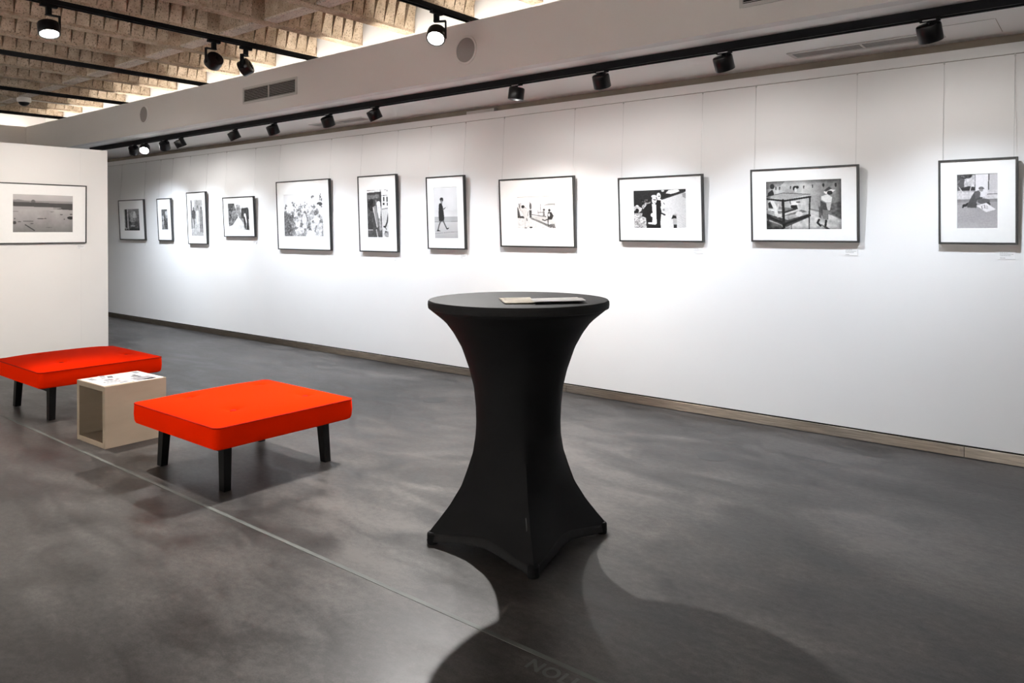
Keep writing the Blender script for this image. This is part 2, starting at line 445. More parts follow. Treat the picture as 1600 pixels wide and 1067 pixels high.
def ceiling_spot(x, y, target, label, watts, angle, color, group, drop=0.175):
    base = Vector((x, y, 3.0145))
    t = thing('track_spotlight', label, 'spotlight', (x, y, 3.0145 - drop - 0.06), group=group)
    L = Vector(t.location)
    c = Vector((0, 0, 0.06))
    d = (Vector(target) - (L + c)).normalized()
    hd = Vector((d.x, d.y, 0)); hd = hd.normalized() if hd.length > 1e-3 else Vector((1, 0, 0))
    zt = 3.0145 - L.z
    bm = bmesh.new(); add_box(bm, -0.016, 0.016, -0.055, 0.055, zt - 0.022, zt); obj('track_adapter', bm, 'black_metal', t, bevel=0.002)
    bm = bmesh.new(); add_box(bm, -0.016, 0.016, -0.016, 0.016, zt - 0.072, zt - 0.022); obj('stem', bm, 'black_metal', t, bevel=0.002)
    s = d.cross(Vector((0, 0, 1))).normalized()
    bm = bmesh.new()
    # L-shaped bracket from the stem down one side of the housing
    A = Matrix(((s.x, hd.x, 0, 0), (s.y, hd.y, 0, 0), (0, 0, 1, 0), (0, 0, 0, 1)))
    add_box(bm, -0.072, 0.02, -0.017, 0.017, zt - 0.080, zt - 0.072, A)
    add_box(bm, -0.072, -0.065, -0.017, 0.017, 0.035, zt - 0.0805, A)
    obj('bracket', bm, 'black_metal', t)
    housing(t, c, d, r=0.070, h=0.086, deep=0.006)
    spot(t, 'spot_beam', L + c + d * 0.045, d, watts, angle, color)
    return t

# tracks
def track(label, loc, dims, group):
    t = thing('lighting_track', label, 'light track', loc, group=group)
    x0, x1, y0, y1, h = dims
    along_x = (x1 - x0) > (y1 - y0)
    bm = bmesh.new()
    if along_x:
        add_box(bm, x0, x1, y0, y0 + 0.018, 0, h); add_box(bm, x0, x1, y1 - 0.018, y1, 0, h); add_box(bm, x0, x1, y0 + 0.0181, y1 - 0.0181, 0.012, h)
    else:
        add_box(bm, x0, x0 + 0.012, y0, y1, 0, h); add_box(bm, x1 - 0.012, x1, y0, y1, 0, h); add_box(bm, x0 + 0.0121, x1 - 0.0121, y0, y1, 0.010, h)
    obj('rail', bm, 'black_metal', t)
    bm = bmesh.new()
    if along_x: add_box(bm, x0 - 0.012, x0 - 0.0005, y0, y1, 0, h)
    else: add_box(bm, x0, x1, y1 + 0.0005, y1 + 0.012, 0, h)
    obj('end_cap', bm, 'black_metal', t)
    return t
track('long black lighting track fixed under the white soffit', (0, 4.535, 2.55), (-11.35, 3.6, -0.035, 0.035, 0.0495), 'lighting tracks')
GT = 'black tracks hung across the concrete beams'
for i, tx in enumerate((-3.845, -5.86, -7.83, -9.79, -11.75)):
    lab = ['black ceiling track carrying the dazzling spotlight, nearest of the beam tracks',
           'black ceiling track carrying three spotlights, second nearest of the beam tracks',
           'empty black ceiling track, third from the viewer of the beam tracks',
           'empty black ceiling track above the dome camera, fourth of the beam tracks',
           'empty black ceiling track at the far end, just beyond the dome camera'][i]
    t = track(lab, (tx, 0, 3.0145), (-0.028, 0.028, -3.0, 4.325, 0.036), GT)
    for yy in (-2.0, 0.6):
        bm = bmesh.new(); add_box(bm, -0.006, 0.006, yy - 0.02, yy + 0.02, 0.036, SLAB_Z - 3.0145 - 0.001); obj('hanger', bm, 'black_metal', t)

COOL = (0.80, 0.89, 1.0); NEUT = (1.0, 0.975, 0.95); WARM = (1.0, 0.93, 0.86)
GW = 'black cylinder spotlights along the soffit track'
WALL_AIM_Y = 5.13
WL = [  # x on track, aim, watts factor, cone, label
    (-10.07, (-11.3, WALL_AIM_Y, 0.0), 2.2, 104, 'black track spotlight leftmost on the soffit track, beside one facing the viewer'),
    (-9.764, (-7.4, 2.9, 0.0), 0.35, 60, 'black track spotlight showing its round glowing face, second from left on soffit track'),
    (-9.23, (-10.1, WALL_AIM_Y, 0.0), 1.6, 104, 'black track spotlight third from left on the soffit track, pointing down'),
    (-8.84, (-8.5, WALL_AIM_Y, 0.0), 1.2, 104, 'black track spotlight with thin lit edge, fourth from left on soffit track'),
    (-7.634, (-7.35, WALL_AIM_Y, 0.0), 1.1, 104, 'black track spotlight standing alone with thin lit edge, fifth from left on soffit track'),
    (-6.882, (-6.95, WALL_AIM_Y, 0.0), 0.9, 104, 'upright black track spotlight below the wall grille, sixth from left on soffit track'),
    (-5.954, (-6.1, WALL_AIM_Y, 0.0), 1.0, 104, 'black track spotlight left of a ceiling vent, seventh from left on soffit track'),
    (-5.27, (-4.95, WALL_AIM_Y, 0.0), 1.0, 104, 'black track spotlight right of a ceiling vent, eighth from left on soffit track'),
    (-3.606, (-3.9, 4.45, 0.0), 2.2, 138, 'black track spotlight pointing straight down above the cocktail table'),
    (-2.831, (-2.95, WALL_AIM_Y, 0.0), 1.0, 104, 'tilted black track spotlight, third from right on the soffit track'),
    (-1.921, (-1.8, WALL_AIM_Y, 0.0), 1.0, 104, 'tilted black track spotlight, second from right on the soffit track'),
    (-0.764, (-0.62, WALL_AIM_Y, 0.0), 1.0, 104, 'largest black track spotlight at top right, in front of the long ceiling vent'),
]
for x, tg, w, ang, lab in WL:
    wall_spot(x, tg, lab, WALL_W * w, ang, COOL if tg[1] == WALL_AIM_Y else NEUT, GW)
GC = 'black spotlights under the beam tracks'
# added unseen wall-wash row behind the viewer, bounced back as room fill
track('added unseen lighting track behind the viewer, carrying the fill spotlights', (0, -3.9, 3.0145), (-12.5, 3.6, -0.035, 0.035, 0.036), 'lighting tracks')
for k in range(8):
    ceiling_spot(-11.5 + 2.0 * k, -3.9, (-11.5 + 2.0 * k, -5.0, 1.7), 'added unseen fill spotlight washing the wall behind the viewer, ' + ('first', 'second', 'third', 'fourth', 'fifth', 'sixth', 'seventh', 'eighth')[k] + ' from the far end', BACK_FILL_W, 90, NEUT, 'added fill spotlights behind the viewer')
ceiling_spot(-3.84, 3.893, (-2.7, 2.0, 0.0), 'dazzling black spotlight facing the viewer in front of the white fascia', ROOM_W * 1.8, 112, NEUT, GC)
ceiling_spot(-5.858, 2.054, (-4.9, 2.0, 0.0), 'black spotlight with glowing lower face at top left under the beams', ROOM_W * 0.9, 75, WARM, GC)
ceiling_spot(-5.884, 3.312, (-9.2, 3.55, 1.1), 'black spotlight turned away showing its round back, left of a pair', ROOM_W * 0.6, 70, WARM, GC)
ceiling_spot(-5.889, 3.612, (-9.2, 1.6, 1.0), 'black spotlight seen from the side, right of a pair under the beams', ROOM_W * 0.6, 75, WARM, GC)

# ------------------------------------------------------------------ drawn photographs (tones 0..1, display values)
class Pic:
    def __init__(s, w, h, base=0.9):
        s.w, s.h = w, h
        s.u, s.v = np.meshgrid((np.arange(w) + 0.5) / w, (np.arange(h) + 0.5) / h)
        s.a = np.full((h, w), float(base))
    def blend(s, m, val):
        s.a = s.a * (1 - m) + val * m
    def band(s, v0, v1, a, b=None):
        b = a if b is None else b
        m = (s.v >= v0) & (s.v < v1)
        t = np.clip((s.v - v0) / max(v1 - v0, 1e-6), 0, 1)
        s.a = np.where(m, a + (b - a) * t, s.a)
    def poly(s, pts, val, al=1.0):
        inside = np.zeros(s.a.shape, bool)
        n = len(pts)
        for i in range(n):
            (x1, y1), (x2, y2) = pts[i], pts[(i + 1) % n]
            if y1 == y2: continue
            c = ((s.v >= min(y1, y2)) & (s.v < max(y1, y2)) & (s.u < (s.v - y1) * (x2 - x1) / (y2 - y1) + x1))
            inside ^= c
        s.blend(inside * al, val)
    def ell(s, cx, cy, rx, ry, val, al=1.0):
        s.blend((((s.u - cx) / rx) ** 2 + ((s.v - cy) / ry) ** 2 < 1) * al, val)
    def line(s, pts, wd, val, al=1.0):
        asp = s.w / s.h
        for (x1, y1), (x2, y2) in zip(pts, pts[1:]):
            dx, dy = (x2 - x1) * asp, y2 - y1
            L2 = dx * dx + dy * dy + 1e-9
            t = np.clip((((s.u - x1) * asp) * dx + (s.v - y1) * dy) / L2, 0, 1)
            d = np.hypot((s.u - x1) * asp - t * dx, s.v - y1 - t * dy)
            s.blend((d < wd / 2) * al, val)
    def noise(s, cell, amp, box=(0, 0, 1, 1), seed=0):
        r = np.random.default_rng(seed)
        gw, gh = max(2, int(s.w / cell) + 2), max(2, int(s.h / cell) + 2)
        g = r.random((gh, gw))
        x = s.u * (gw - 1.001); y = s.v * (gh - 1.001)
        xi, yi = x.astype(int), y.astype(int); fx, fy = x - xi, y - yi
        n = (g[yi, xi] * (1 - fx) + g[yi, xi + 1] * fx) * (1 - fy) + (g[yi + 1, xi] * (1 - fx) + g[yi + 1, xi + 1] * fx) * fy
        m = (s.u >= box[0]) & (s.u < box[2]) & (s.v >= box[1]) & (s.v < box[3])
        s.a = s.a + np.where(m, (n - 0.5) * 2 * amp, 0)
    def person(s, x, y0, y1, dark, skin=0.75, w=0.08, lean=0.0):
        h = y1 - y0
        s.ell(x + lean, y0 + h * 0.07, w * 0.28, h * 0.07, skin); s.ell(x + lean, y0 + h * 0.04, w * 0.30, h * 0.045, dark * 0.6)
        s.poly([(x - w * .45 + lean * .7, y0 + h * .17), (x + w * .45 + lean * .7, y0 + h * .17), (x + w * .42, y0 + h * .55), (x - w * .42, y0 + h * .55)], dark)
        s.poly([(x - w * .40, y0 + h * .52), (x + w * .02, y0 + h * .52), (x - w * .1, y1), (x - w * .34, y1)], dark)
        s.poly([(x - w * .02, y0 + h * .52), (x + w * .40, y0 + h * .52), (x + w * .36, y1), (x + w * .12, y1)], dark)
    def soft(s):
        a = np.pad(s.a, 1, mode='edge')
        s.a = (a[1:-1, 1:-1] * 4 + a[:-2, 1:-1] + a[2:, 1:-1] + a[1:-1, :-2] + a[1:-1, 2:]) / 8
    def done(s, soft=1, warm=(1.0, 0.985, 0.975)):
        for _ in range(soft): s.soft()
        g = np.clip(s.a, 0.015, 0.97)
        lin = np.where(g <= 0.04045, g / 12.92, ((g + 0.055) / 1.055) ** 2.4) ** 1.1 * 0.84
        return np.stack([lin * c for c in warm], -1)

def pic_lake():
    p = Pic(190, 122, 0.62)
    p.band(0, 0.16, 0.80, 0.76); p.noise(40, 0.03, (0, 0, 1, .2), 1)
    p.poly([(0, .15), (.1, .14), (.3, .19), (.33, .155), (.38, .2), (.45, .185), (.5, .21), (1, .24), (1, .3), (0, .3)], 0.58)
    p.ell(.33, .19, .035, .05, 0.45)
    p.poly([(0, .2), (.3, .21), (.7, .22), (1, .225), (1, .39), (.84, .375), (.78, .335), (0, .315)], 0.33)
    p.noise(14, 0.02, (0, .2, 1, .39), 2)
    p.poly([(0, .315), (.78, .335), (.84, .375), (1, .39), (1, 1), (0, 1)], 0.70)
    yy = np.clip((p.v - .35) / .65, 0, 1); p.a = np.where(p.v > .39, 0.72 - 0.22 * yy ** 1.4, p.a)
    p.poly([(.66, .365), (.84, .35), (1, .375), (1, .395), (.8, .38)], 0.30)
    p.noise(30, 0.04, (0, .4, 1, 1), 3); p.noise(6, 0.015, (0, .4, 1, 1), 4)
    for x, y, w, h in ((.80, .52, .025, .012), (.97, .51, .03, .015), (.45, .635, .06, .012), (.53, .63, .02, .012), (.04, .455, .05, .007), (.64, .45, .045, .005),
                       (.25, .705, .085, .012), (.11, .72, .03, .012), (.31, .765, .025, .014), (.59, .865, .05, .008), (.85, .645, .012, .012), (.035, .64, .01, .02)):
        p.ell(x, y, w, h, 0.30, 0.85)
    p.ell(.96, .605, .06, .04, 0.2); p.ell(.03, .745, .03, .042, 0.27)
    p.line([(.2, .795), (.35, .945)], 0.022, 0.22)
    return p.done(1, (1.0, 0.955, 0.945))

def pic_street():
    p = Pic(96, 120, 0.5); p.band(0, 1, 0.62, 0.32); p.noise(20, 0.12, seed=3)
    for x, w, t in ((.05, .05, .85), (.16, .04, .25), (.25, .035, .8), (.09, .02, .3)): p.poly([(x - w, 0), (x + w, 0), (x + w * 1.1, .9), (x - w * 1.1, .95)], t)
    p.ell(.62, .35, .22, .26, 0.80, .7); p.ell(.68, .3, .08, .2, .9, .8); p.ell(.5, .52, .12, .1, .78, .7); p.ell(.75, .5, .2, .1, .5, .5)
    p.ell(.55, .78, .16, .04, .85, .7); p.ell(.37, .64, .06, .08, .2); p.poly([(.34, .64), (.4, .64), (.4, .8), (.34, .8)], .3)
    p.band(.9, 1, .25, .18); p.ell(.1, .9, .1, .05, .8, .7); p.ell(.28, .93, .05, .04, .7, .7)
    p.noise(5, 0.10, seed=4)
    return p.done()

def pic_narrow():
    p = Pic(50, 140, 0.4); p.noise(9, 0.12, seed=5)
    p.poly([(0, 0), (.6, 0), (.5, .3), (0, .4)], .42); p.poly([(.6, .1), (1, .05), (1, .45), (.62, .4)], .72, .7); p.ell(.75, .2, .13, .1, .85, .8)
    p.ell(.25, .42, .14, .12, .85, .75); p.ell(.5, .48, .1, .16, .3); p.ell(.28, .68, .2, .14, .78, .8); p.ell(.65, .75, .3, .2, .33); p.ell(.3, .88, .2, .12, .6, .7)
    p.noise(4, 0.13, seed=6)
    return p.done()

def pic_walkers():
    p = Pic(84, 150, 0.78); p.noise(24, 0.08, seed=8)
    p.poly([(0, 0), (.1, 0), (.12, .75), (0, .9)], .45); p.poly([(.12, 0), (.35, 0), (.25, .3), (.15, .35)], .9)
    p.band(.8, 1, .8, .68)
    p.poly([(.35, .06), (.9, .0), (1, .12), (.5, .2)], .68, .6)
    p.ell(.25, .24, .06, .045, .5); p.ell(.24, .40, .16, .13, .34); p.poly([(.12, .34), (.4, .32), (.38, .52), (.14, .53)], .36)
    p.line([(.22, .5), (.24, .66), (.24, .76)], .03, .4); p.line([(.3, .5), (.3, .66)], .028, .45)
    p.ell(.55, .25, .15, .08, .62, .6); p.ell(.58, .19, .05, .04, .4, .6); p.poly([(.46, .3), (.62, .3), (.6, .66), (.5, .66)], .9)
    p.ell(.86, .24, .07, .05, .45); p.poly([(.72, .3), (1, .28), (1, .68), (.74, .72)], .58); p.poly([(.9, .3), (1, .3), (1, .7), (.92, .7)], .48)
    p.line([(.78, .7), (.78, .87)], .04, .3); p.line([(.93, .68), (.93, .88)], .04, .35)
    for k in range(6): p.line([(.2 + k * .1, .75 + k * .03), (.0 + k * .12, .98)], .012, .6, .6)
    p.noise(4, 0.09, seed=9)
    return p.done()

def pic_path():
    p = Pic(120, 110, 0.8); p.band(0, .4, .9, .86)
    p.poly([(0, 0), (.3, 0), (.42, .3), (.46, .62), (.2, .82), (0, .85)], .42); p.noise(7, 0.22, (0, 0, .45, .85), 12)
    p.poly([(0, 0), (.26, 0), (.24, .16), (0, .2)], .32, .8)
    p.ell(.3, .42, .15, .16, .62, .7); p.noise(4, 0.12, (.05, .2, .5, .75), 17)
    p.poly([(.38, .05), (.55, .12), (.6, .3), (.7, .55), (.72, .72), (.55, .5), (.45, .35)], .58); p.ell(.5, .18, .11, .12, .6, .8); p.noise(5, 0.15, (.36, .04, .68, .5), 13)
    p.line([(.48, .45), (.72, .7)], .02, .4)
    p.poly([(.64, .2), (.95, .17), (1, .3), (1, .6), (.62, .55)], .28); p.noise(6, 0.08, (.64, .15, 1, .6), 14)
    p.poly([(0, .85), (.2, .8), (.4, .58), (.5, .5), (.72, .78), (.74, 1), (0, 1)], .88)
    p.ell(.8, .44, .05, .06, .9); p.poly([(.76, .47), (.86, .47), (.88, .7), (.79, .8)], .92)
    p.poly([(.72, .56), (.79, .5), (.84, .75), (.82, .97), (.76, .9)], .22); p.poly([(.86, .5), (.95, .56), (.98, .98), (.84, .97), (.88, .7)], .24)
    p.noise(5, 0.07, seed=15)
    return p.done()

def pic_crowd():
    p = Pic(190, 160, 0.93)
    r = np.random.default_rng(21)
    for k in range(420):
        x = r.random(); y = .26 + .74 * r.random() ** 0.8
        edge = .30 + .13 * np.sin(x * 9) ** 2 - .12 * (x > .7)
        if y < edge: continue
        sc = .018 + .05 * (y - .2)
        t = r.choice([.35, .45, .55, .62, .7, .85, .92, .95]) if x > .25 or y < .45 else r.choice([.28, .35, .42, .5, .62])
        p.ell(x, y, sc * (.6 + r.random() * .7), sc * (.8 + r.random()), t, .75)
    for x, y in ((.07, .25), (.25, .2), (.29, .28), (.46, .27), (.56, .28), (.43, .34), (.76, .09), (.94, .08), (.96, .16), (.77, .3)):
        for q in range(7): p.ell(x + r.normal(0, .02), y + r.normal(0, .035), .012, .022, .45, .8)
    p.ell(.92, .25, .07, .045, .32); p.poly([(.84, .26), (.9, .26), (.97, .46), (.92, .48)], .95); p.ell(.82, .46, .05, .05, .45, .9)
    p.ell(.53, .6, .06, .11, .93, .95); p.ell(.53, .5, .035, .05, .86); p.line([(.51, .68), (.51, .8)], .02, .9); p.line([(.56, .68), (.57, .8)], .02, .9)
    p.ell(.84, .60, .075, .05, .93); p.ell(.84, .66, .055, .07, .9); p.ell(.85, .86, .12, .14, .8); p.line([(.83, .75), (.78, .9)], .03, .5)
    p.ell(.70, .95, .11, .09, .93); p.poly([(0, .4), (.12, .48), (.16, .7), (.13, 1), (0, 1)], .45, .8); p.ell(.42, .86, .1, .08, .9, .8); p.ell(.36, .66, .07, .08, .88, .8)
    p.noise(4, 0.16, (0, .36, 1, 1), 22); p.noise(2.2, 0.10, (0, .36, 1, 1), 23)
    p.a = np.where(p.v > .36, p.a * .93 + .05, p.a)
    return p.done(1, (1.0, 0.985, 0.985))

def pic_kiosk():
    p = Pic(96, 165, 0.88)
    p.poly([(0, 0), (.66, 0), (.7, 1), (0, 1)], .36); p.poly([(0, .02), (.64, .0), (.64, .05), (0, .06)], .93); p.poly([(0, .06), (.66, .045), (.66, .09), (0, .1)], .28)
    p.poly([(.03, .12), (.58, .1), (.58, .17), (.03, .19)], .48); p.noise(4, .08, (.03, .1, .6, .2), 31); p.poly([(.62, .05), (.69, .05), (.69, .35), (.64, .35)], .18)
    p.ell(.22, .32, .17, .13, .2); p.noise(6, .08, (0, .15, .65, .95), 32); p.ell(.12, .62, .1, .07, .3); p.ell(.15, .75, .13, .09, .28); p.poly([(0, .83), (.25, .83), (.25, .85), (0, .85)], .75)
    p.ell(.42, .27, .07, .05, .55); p.ell(.36, .27, .06, .07, .3); p.poly([(.26, .36), (.42, .33), (.5, .6), (.52, .78), (.44, .74), (.3, .5)], .62); p.poly([(.26, .5), (.36, .45), (.5, .8), (.5, 1), (.3, 1)], .33)
    p.line([(.42, .84), (.48, 1)], .03, .75); p.line([(.3, .38), (.46, .78)], .02, .9)
    p.poly([(.46, .28), (.62, .26), (.66, .42), (.62, .6), (.66, .85), (.58, .86), (.55, .62), (.48, .46)], .90); p.ell(.55, .3, .09, .06, .93); p.line([(.58, .6), (.62, .88)], .02, .5)
    p.poly([(.69, 0), (1, 0), (1, .42), (.7, .42)], .92); p.poly([(.70, .12), (1, .12), (1, .135), (.7, .135)], .6)
    for x, y, w, h in ((.77, .16, .06, .09), (.75, .28, .08, .05), (.93, .16, .07, .1), (.94, .28, .06, .06), (.78, .12, .05, .02), (.85, .0, .05, .02), (.96, .02, .04, .03)): p.poly([(x, y), (x + w, y), (x + w, y + h), (x, y + h)], .2)
    p.band(0, 0, 0); p.poly([(.7, .40), (1, .38), (1, .40), (.7, .42)], .55); p.poly([(.72, .42), (1, .40), (1, .8), (.72, .82)], .84)
    p.line([(1, .5), (.93, .68), (.84, .78), (.78, .77)], .035, .22); p.line([(.84, .78), (.88, .83)], .02, .3); p.ell(.92, .93, .14, .06, .55, .7); p.ell(.86, .88, .06, .02, .4); p.noise(4, .1, (.72, .85, 1, 1), 33)
    p.noise(3, 0.05, seed=34)
    return p.done()

def pic_woman():
    p = Pic(120, 215, 0.86)
    p.band(0, .58, .885, .84); p.band(.46, .58, .83, .86); p.band(.58, .675, .70, .72); p.band(.675, 1, .80, .70)
    p.line([(0, .675), (1, .67)], .008, .5); p.line([(0, .58), (1, .578)], .006, .6); p.line([(.97, .58), (.97, .67)], .006, .55); p.line([(0, .455), (1, .45)], .004, .78)
    p.line([(0, .905), (.4, .885), (.7, .87), (1, .868)], .006, .5); p.line([(0, .85), (.5, .9)], .004, .68)
    p.noise(30, .02, seed=41)
    p.ell(.335, .235, .075, .033, .18); p.ell(.34, .255, .065, .028, .2); p.ell(.33, .285, .045, .03, .55); p.line([(.32, .3), (.34, .32)], .03, .6)
    p.poly([(.25, .31), (.33, .315), (.38, .38), (.41, .47), (.43, .60), (.41, .66), (.27, .665), (.20, .655), (.19, .54), (.2, .42), (.215, .34)], .2)
    p.line([(.36, .43), (.45, .42)], .018, .35); p.line([(.42, .425), (.5, .395)], .014, .4); p.line([(.55, .36), (.57, .42)], .004, .7)
    p.line([(.27, .66), (.2, .74), (.145, .835)], .024, .33); p.poly([(.1, .84), (.16, .825), (.26, .855), (.1, .855)], .22)
    p.line([(.38, .655), (.46, .74), (.52, .80)], .024, .33); p.poly([(.49, .80), (.54, .80), (.62, .785), (.6, .81), (.53, .825)], .22)
    return p.done(1, (1, 1, 1))

def pic_beach():
    p = Pic(170, 130, 0.95); p.band(0, .25, .94, .95)
    p.poly([(.68, .28), (.85, .22), (1, .22), (1, .29)], .66); p.band(.3, .42, .93, .9)
    p.poly([(.36, .62), (.75, .60), (1, .80), (1, .88), (.75, .8), (.36, .72)], .80); p.line([(.38, .56), (.6, .6), (.75, .63)], .02, .25); p.poly([(.34, .68), (.4, .66), (.76, .84), (1, .95), (1, 1), (.9, 1)], .5)
    p.poly([(0, .6), (.2, .6), (.22, .68), (0, .66)], .3); p.poly([(0, .67), (.35, .7), (.85, .97), (.85, 1), (0, 1)], .88)
    p.noise(5, .08, (0, .66, .5, 1), 51); p.noise(4, .25, (.6, .85, 1, 1), 52)
    p.poly([(0, .3), (.03, .34), (.06, .45), (.09, .6), (0, .6)], .35); p.line([(.06, .22), (.07, .35)], .03, .3); p.line([(.1, .2), (.1, .3)], .02, .35)
    p.ell(.16, .31, .045, .05, .2); p.line([(.2, .33), (.26, .37)], .03, .7)
    p.poly([(.07, .4), (.17, .35), (.25, .36), (.29, .5), (.33, .66), (.36, .96), (.31, .97), (.27, .75), (.25, .68), (.235, .95), (.19, .97), (.19, .65), (.13, .52)], .86)
    p.line([(.13, .42), (.2, .62), (.205, .95)], .006, .6); p.line([(.25, .68), (.26, .75)], .025, .25); p.ell(.22, .98, .035, .02, .15); p.ell(.36, .96, .04, .025, .2)
    p.line([(.08, .42), (.1, .25)], .03, .75)
    p.line([(.345, .17), (.345, .35)], .015, .25); p.ell(.36, .3, .03, .1, .4); p.poly([(.32, .42), (.39, .42), (.38, .66), (.33, .66)], .3); p.line([(.3, .45), (.28, .6)], .015, .35)
    p.line([(.62, .25), (.61, .5)], .02, .55); p.ell(.705, .42, .03, .035, .35); p.poly([(.67, .46), (.72, .46), (.73, .6), (.68, .62)], .5); p.line([(.68, .5), (.55, .5)], .03, .55); p.line([(.55, .44), (.56, .57)], .02, .55)
    p.ell(.84, .44, .03, .045, .2); p.poly([(.8, .49), (.89, .49), (.95, .62), (.9, .72), (.8, .73), (.79, .6)], .24); p.line([(.82, .7), (.72, .75), (.66, .72)], .03, .22); p.line([(.8, .72), (.8, .9)], .03, .25); p.ell(.83, .58, .025, .05, .85)
    p.ell(.97, .68, .05, .07, .85); p.ell(.9, .9, .08, .05, .35, .8)
    p.noise(3, .04, (0, .3, 1, 1), 53)
    return p.done()

def pic_night():
    p = Pic(200, 150, 0.16); p.band(0, .4, .20, .14)
    p.poly([(0, .55), (.25, .45), (.5, .55), (.5, 1), (0, 1)], .72); p.noise(4, .28, (0, .62, .26, 1), 61); p.poly([(0, .5), (.2, .45), (.2, .6), (0, .6)], .2)
    p.ell(.07, .45, .04, .07, .85); p.ell(.08, .48, .14 * .6, .05, .85); p.ell(.05, .5, .11, .09, .75); p.ell(.07, .53, .035, .055, .15); p.ell(.02, .56, .05, .03, .15); p.noise(3, .1, (0, .38, .16, .6), 62)
    p.poly([(.16, .42), (.22, .33), (.34, .3), (.34, .48), (.2, .52)], .6); p.noise(4, .35, (.15, .24, .36, .5), 63)
    p.poly([(.52, .25), (1, .07), (1, 1), (.5, 1)], .86); yy = (p.u - .5) * 2; p.a = np.where((p.a > .8) & (p.u > .5), .93 - .12 * np.clip(yy, 0, 1), p.a)
    p.poly([(.52, .25), (.96, .06), (.97, .09), (.54, .27)], .25)
    p.poly([(.62, .1), (.68, .02), (.85, .0), (.88, .06), (.8, .1), (.72, .12)], .95); p.ell(.57, .03, .03, .03, .9); p.noise(3, .06, (.52, 0, 1, .2), 64)
    for k in range(7): p.line([(.8, .62 + k * .055), (1, .78 + k * .06)], .006, .7, .6)
    p.poly([(.93, .12), (1, .1), (1, .25), (.93, .2)], .5, .6)
    p.poly([(.19, .5), (.27, .36), (.36, .33), (.44, .3), (.5, .33), (.52, 1), (.25, 1), (.24, .72), (.16, .68)], .12)
    p.poly([(.36, .36), (.44, .38), (.44, .75), (.47, .84), (.42, .9), (.28, .88), (.28, .84), (.36, .84), (.37, .62)], .95)
    p.ell(.405, .27, .045, .10, .95); p.ell(.40, .17, .05, .04, .9); p.ell(.42, .26, .015, .02, .3); p.ell(.39, .25, .012, .015, .35); p.line([(.40, .33), (.43, .335)], .01, .3)
    p.ell(.49, .17, .04, .09, .95); p.ell(.50, .17, .02, .02, .5); p.poly([(.45, .28), (.53, .27), (.54, .55), (.5, 1), (.45, 1), (.44, .5)], .12); p.line([(.47, .25), (.53, .26)], .03, .95)
    p.line([(.54, .45), (.56, .56), (.62, .58)], .05, .9); p.ell(.62, .52, .055, .06, .85); p.ell(.58, .52, .02, .03, .6); p.line([(.5, .58), (.6, .65)], .04, .14); p.ell(.36, .65, .03, .05, .93); p.line([(.58, .34), (.6, .38)], .02, .45)
    p.ell(.79, .66, .035, .03, .72); p.poly([(.72, .76), (.75, .66), (.81, .68), (.82, .76), (.78, .74)], .15); p.poly([(.75, .75), (.82, .75), (.82, .9), (.75, .9)], .72); p.poly([(.76, .9), (.82, .9), (.82, 1), (.76, 1)], .2)
    p.noise(3, .03, seed=65)
    return p.done()

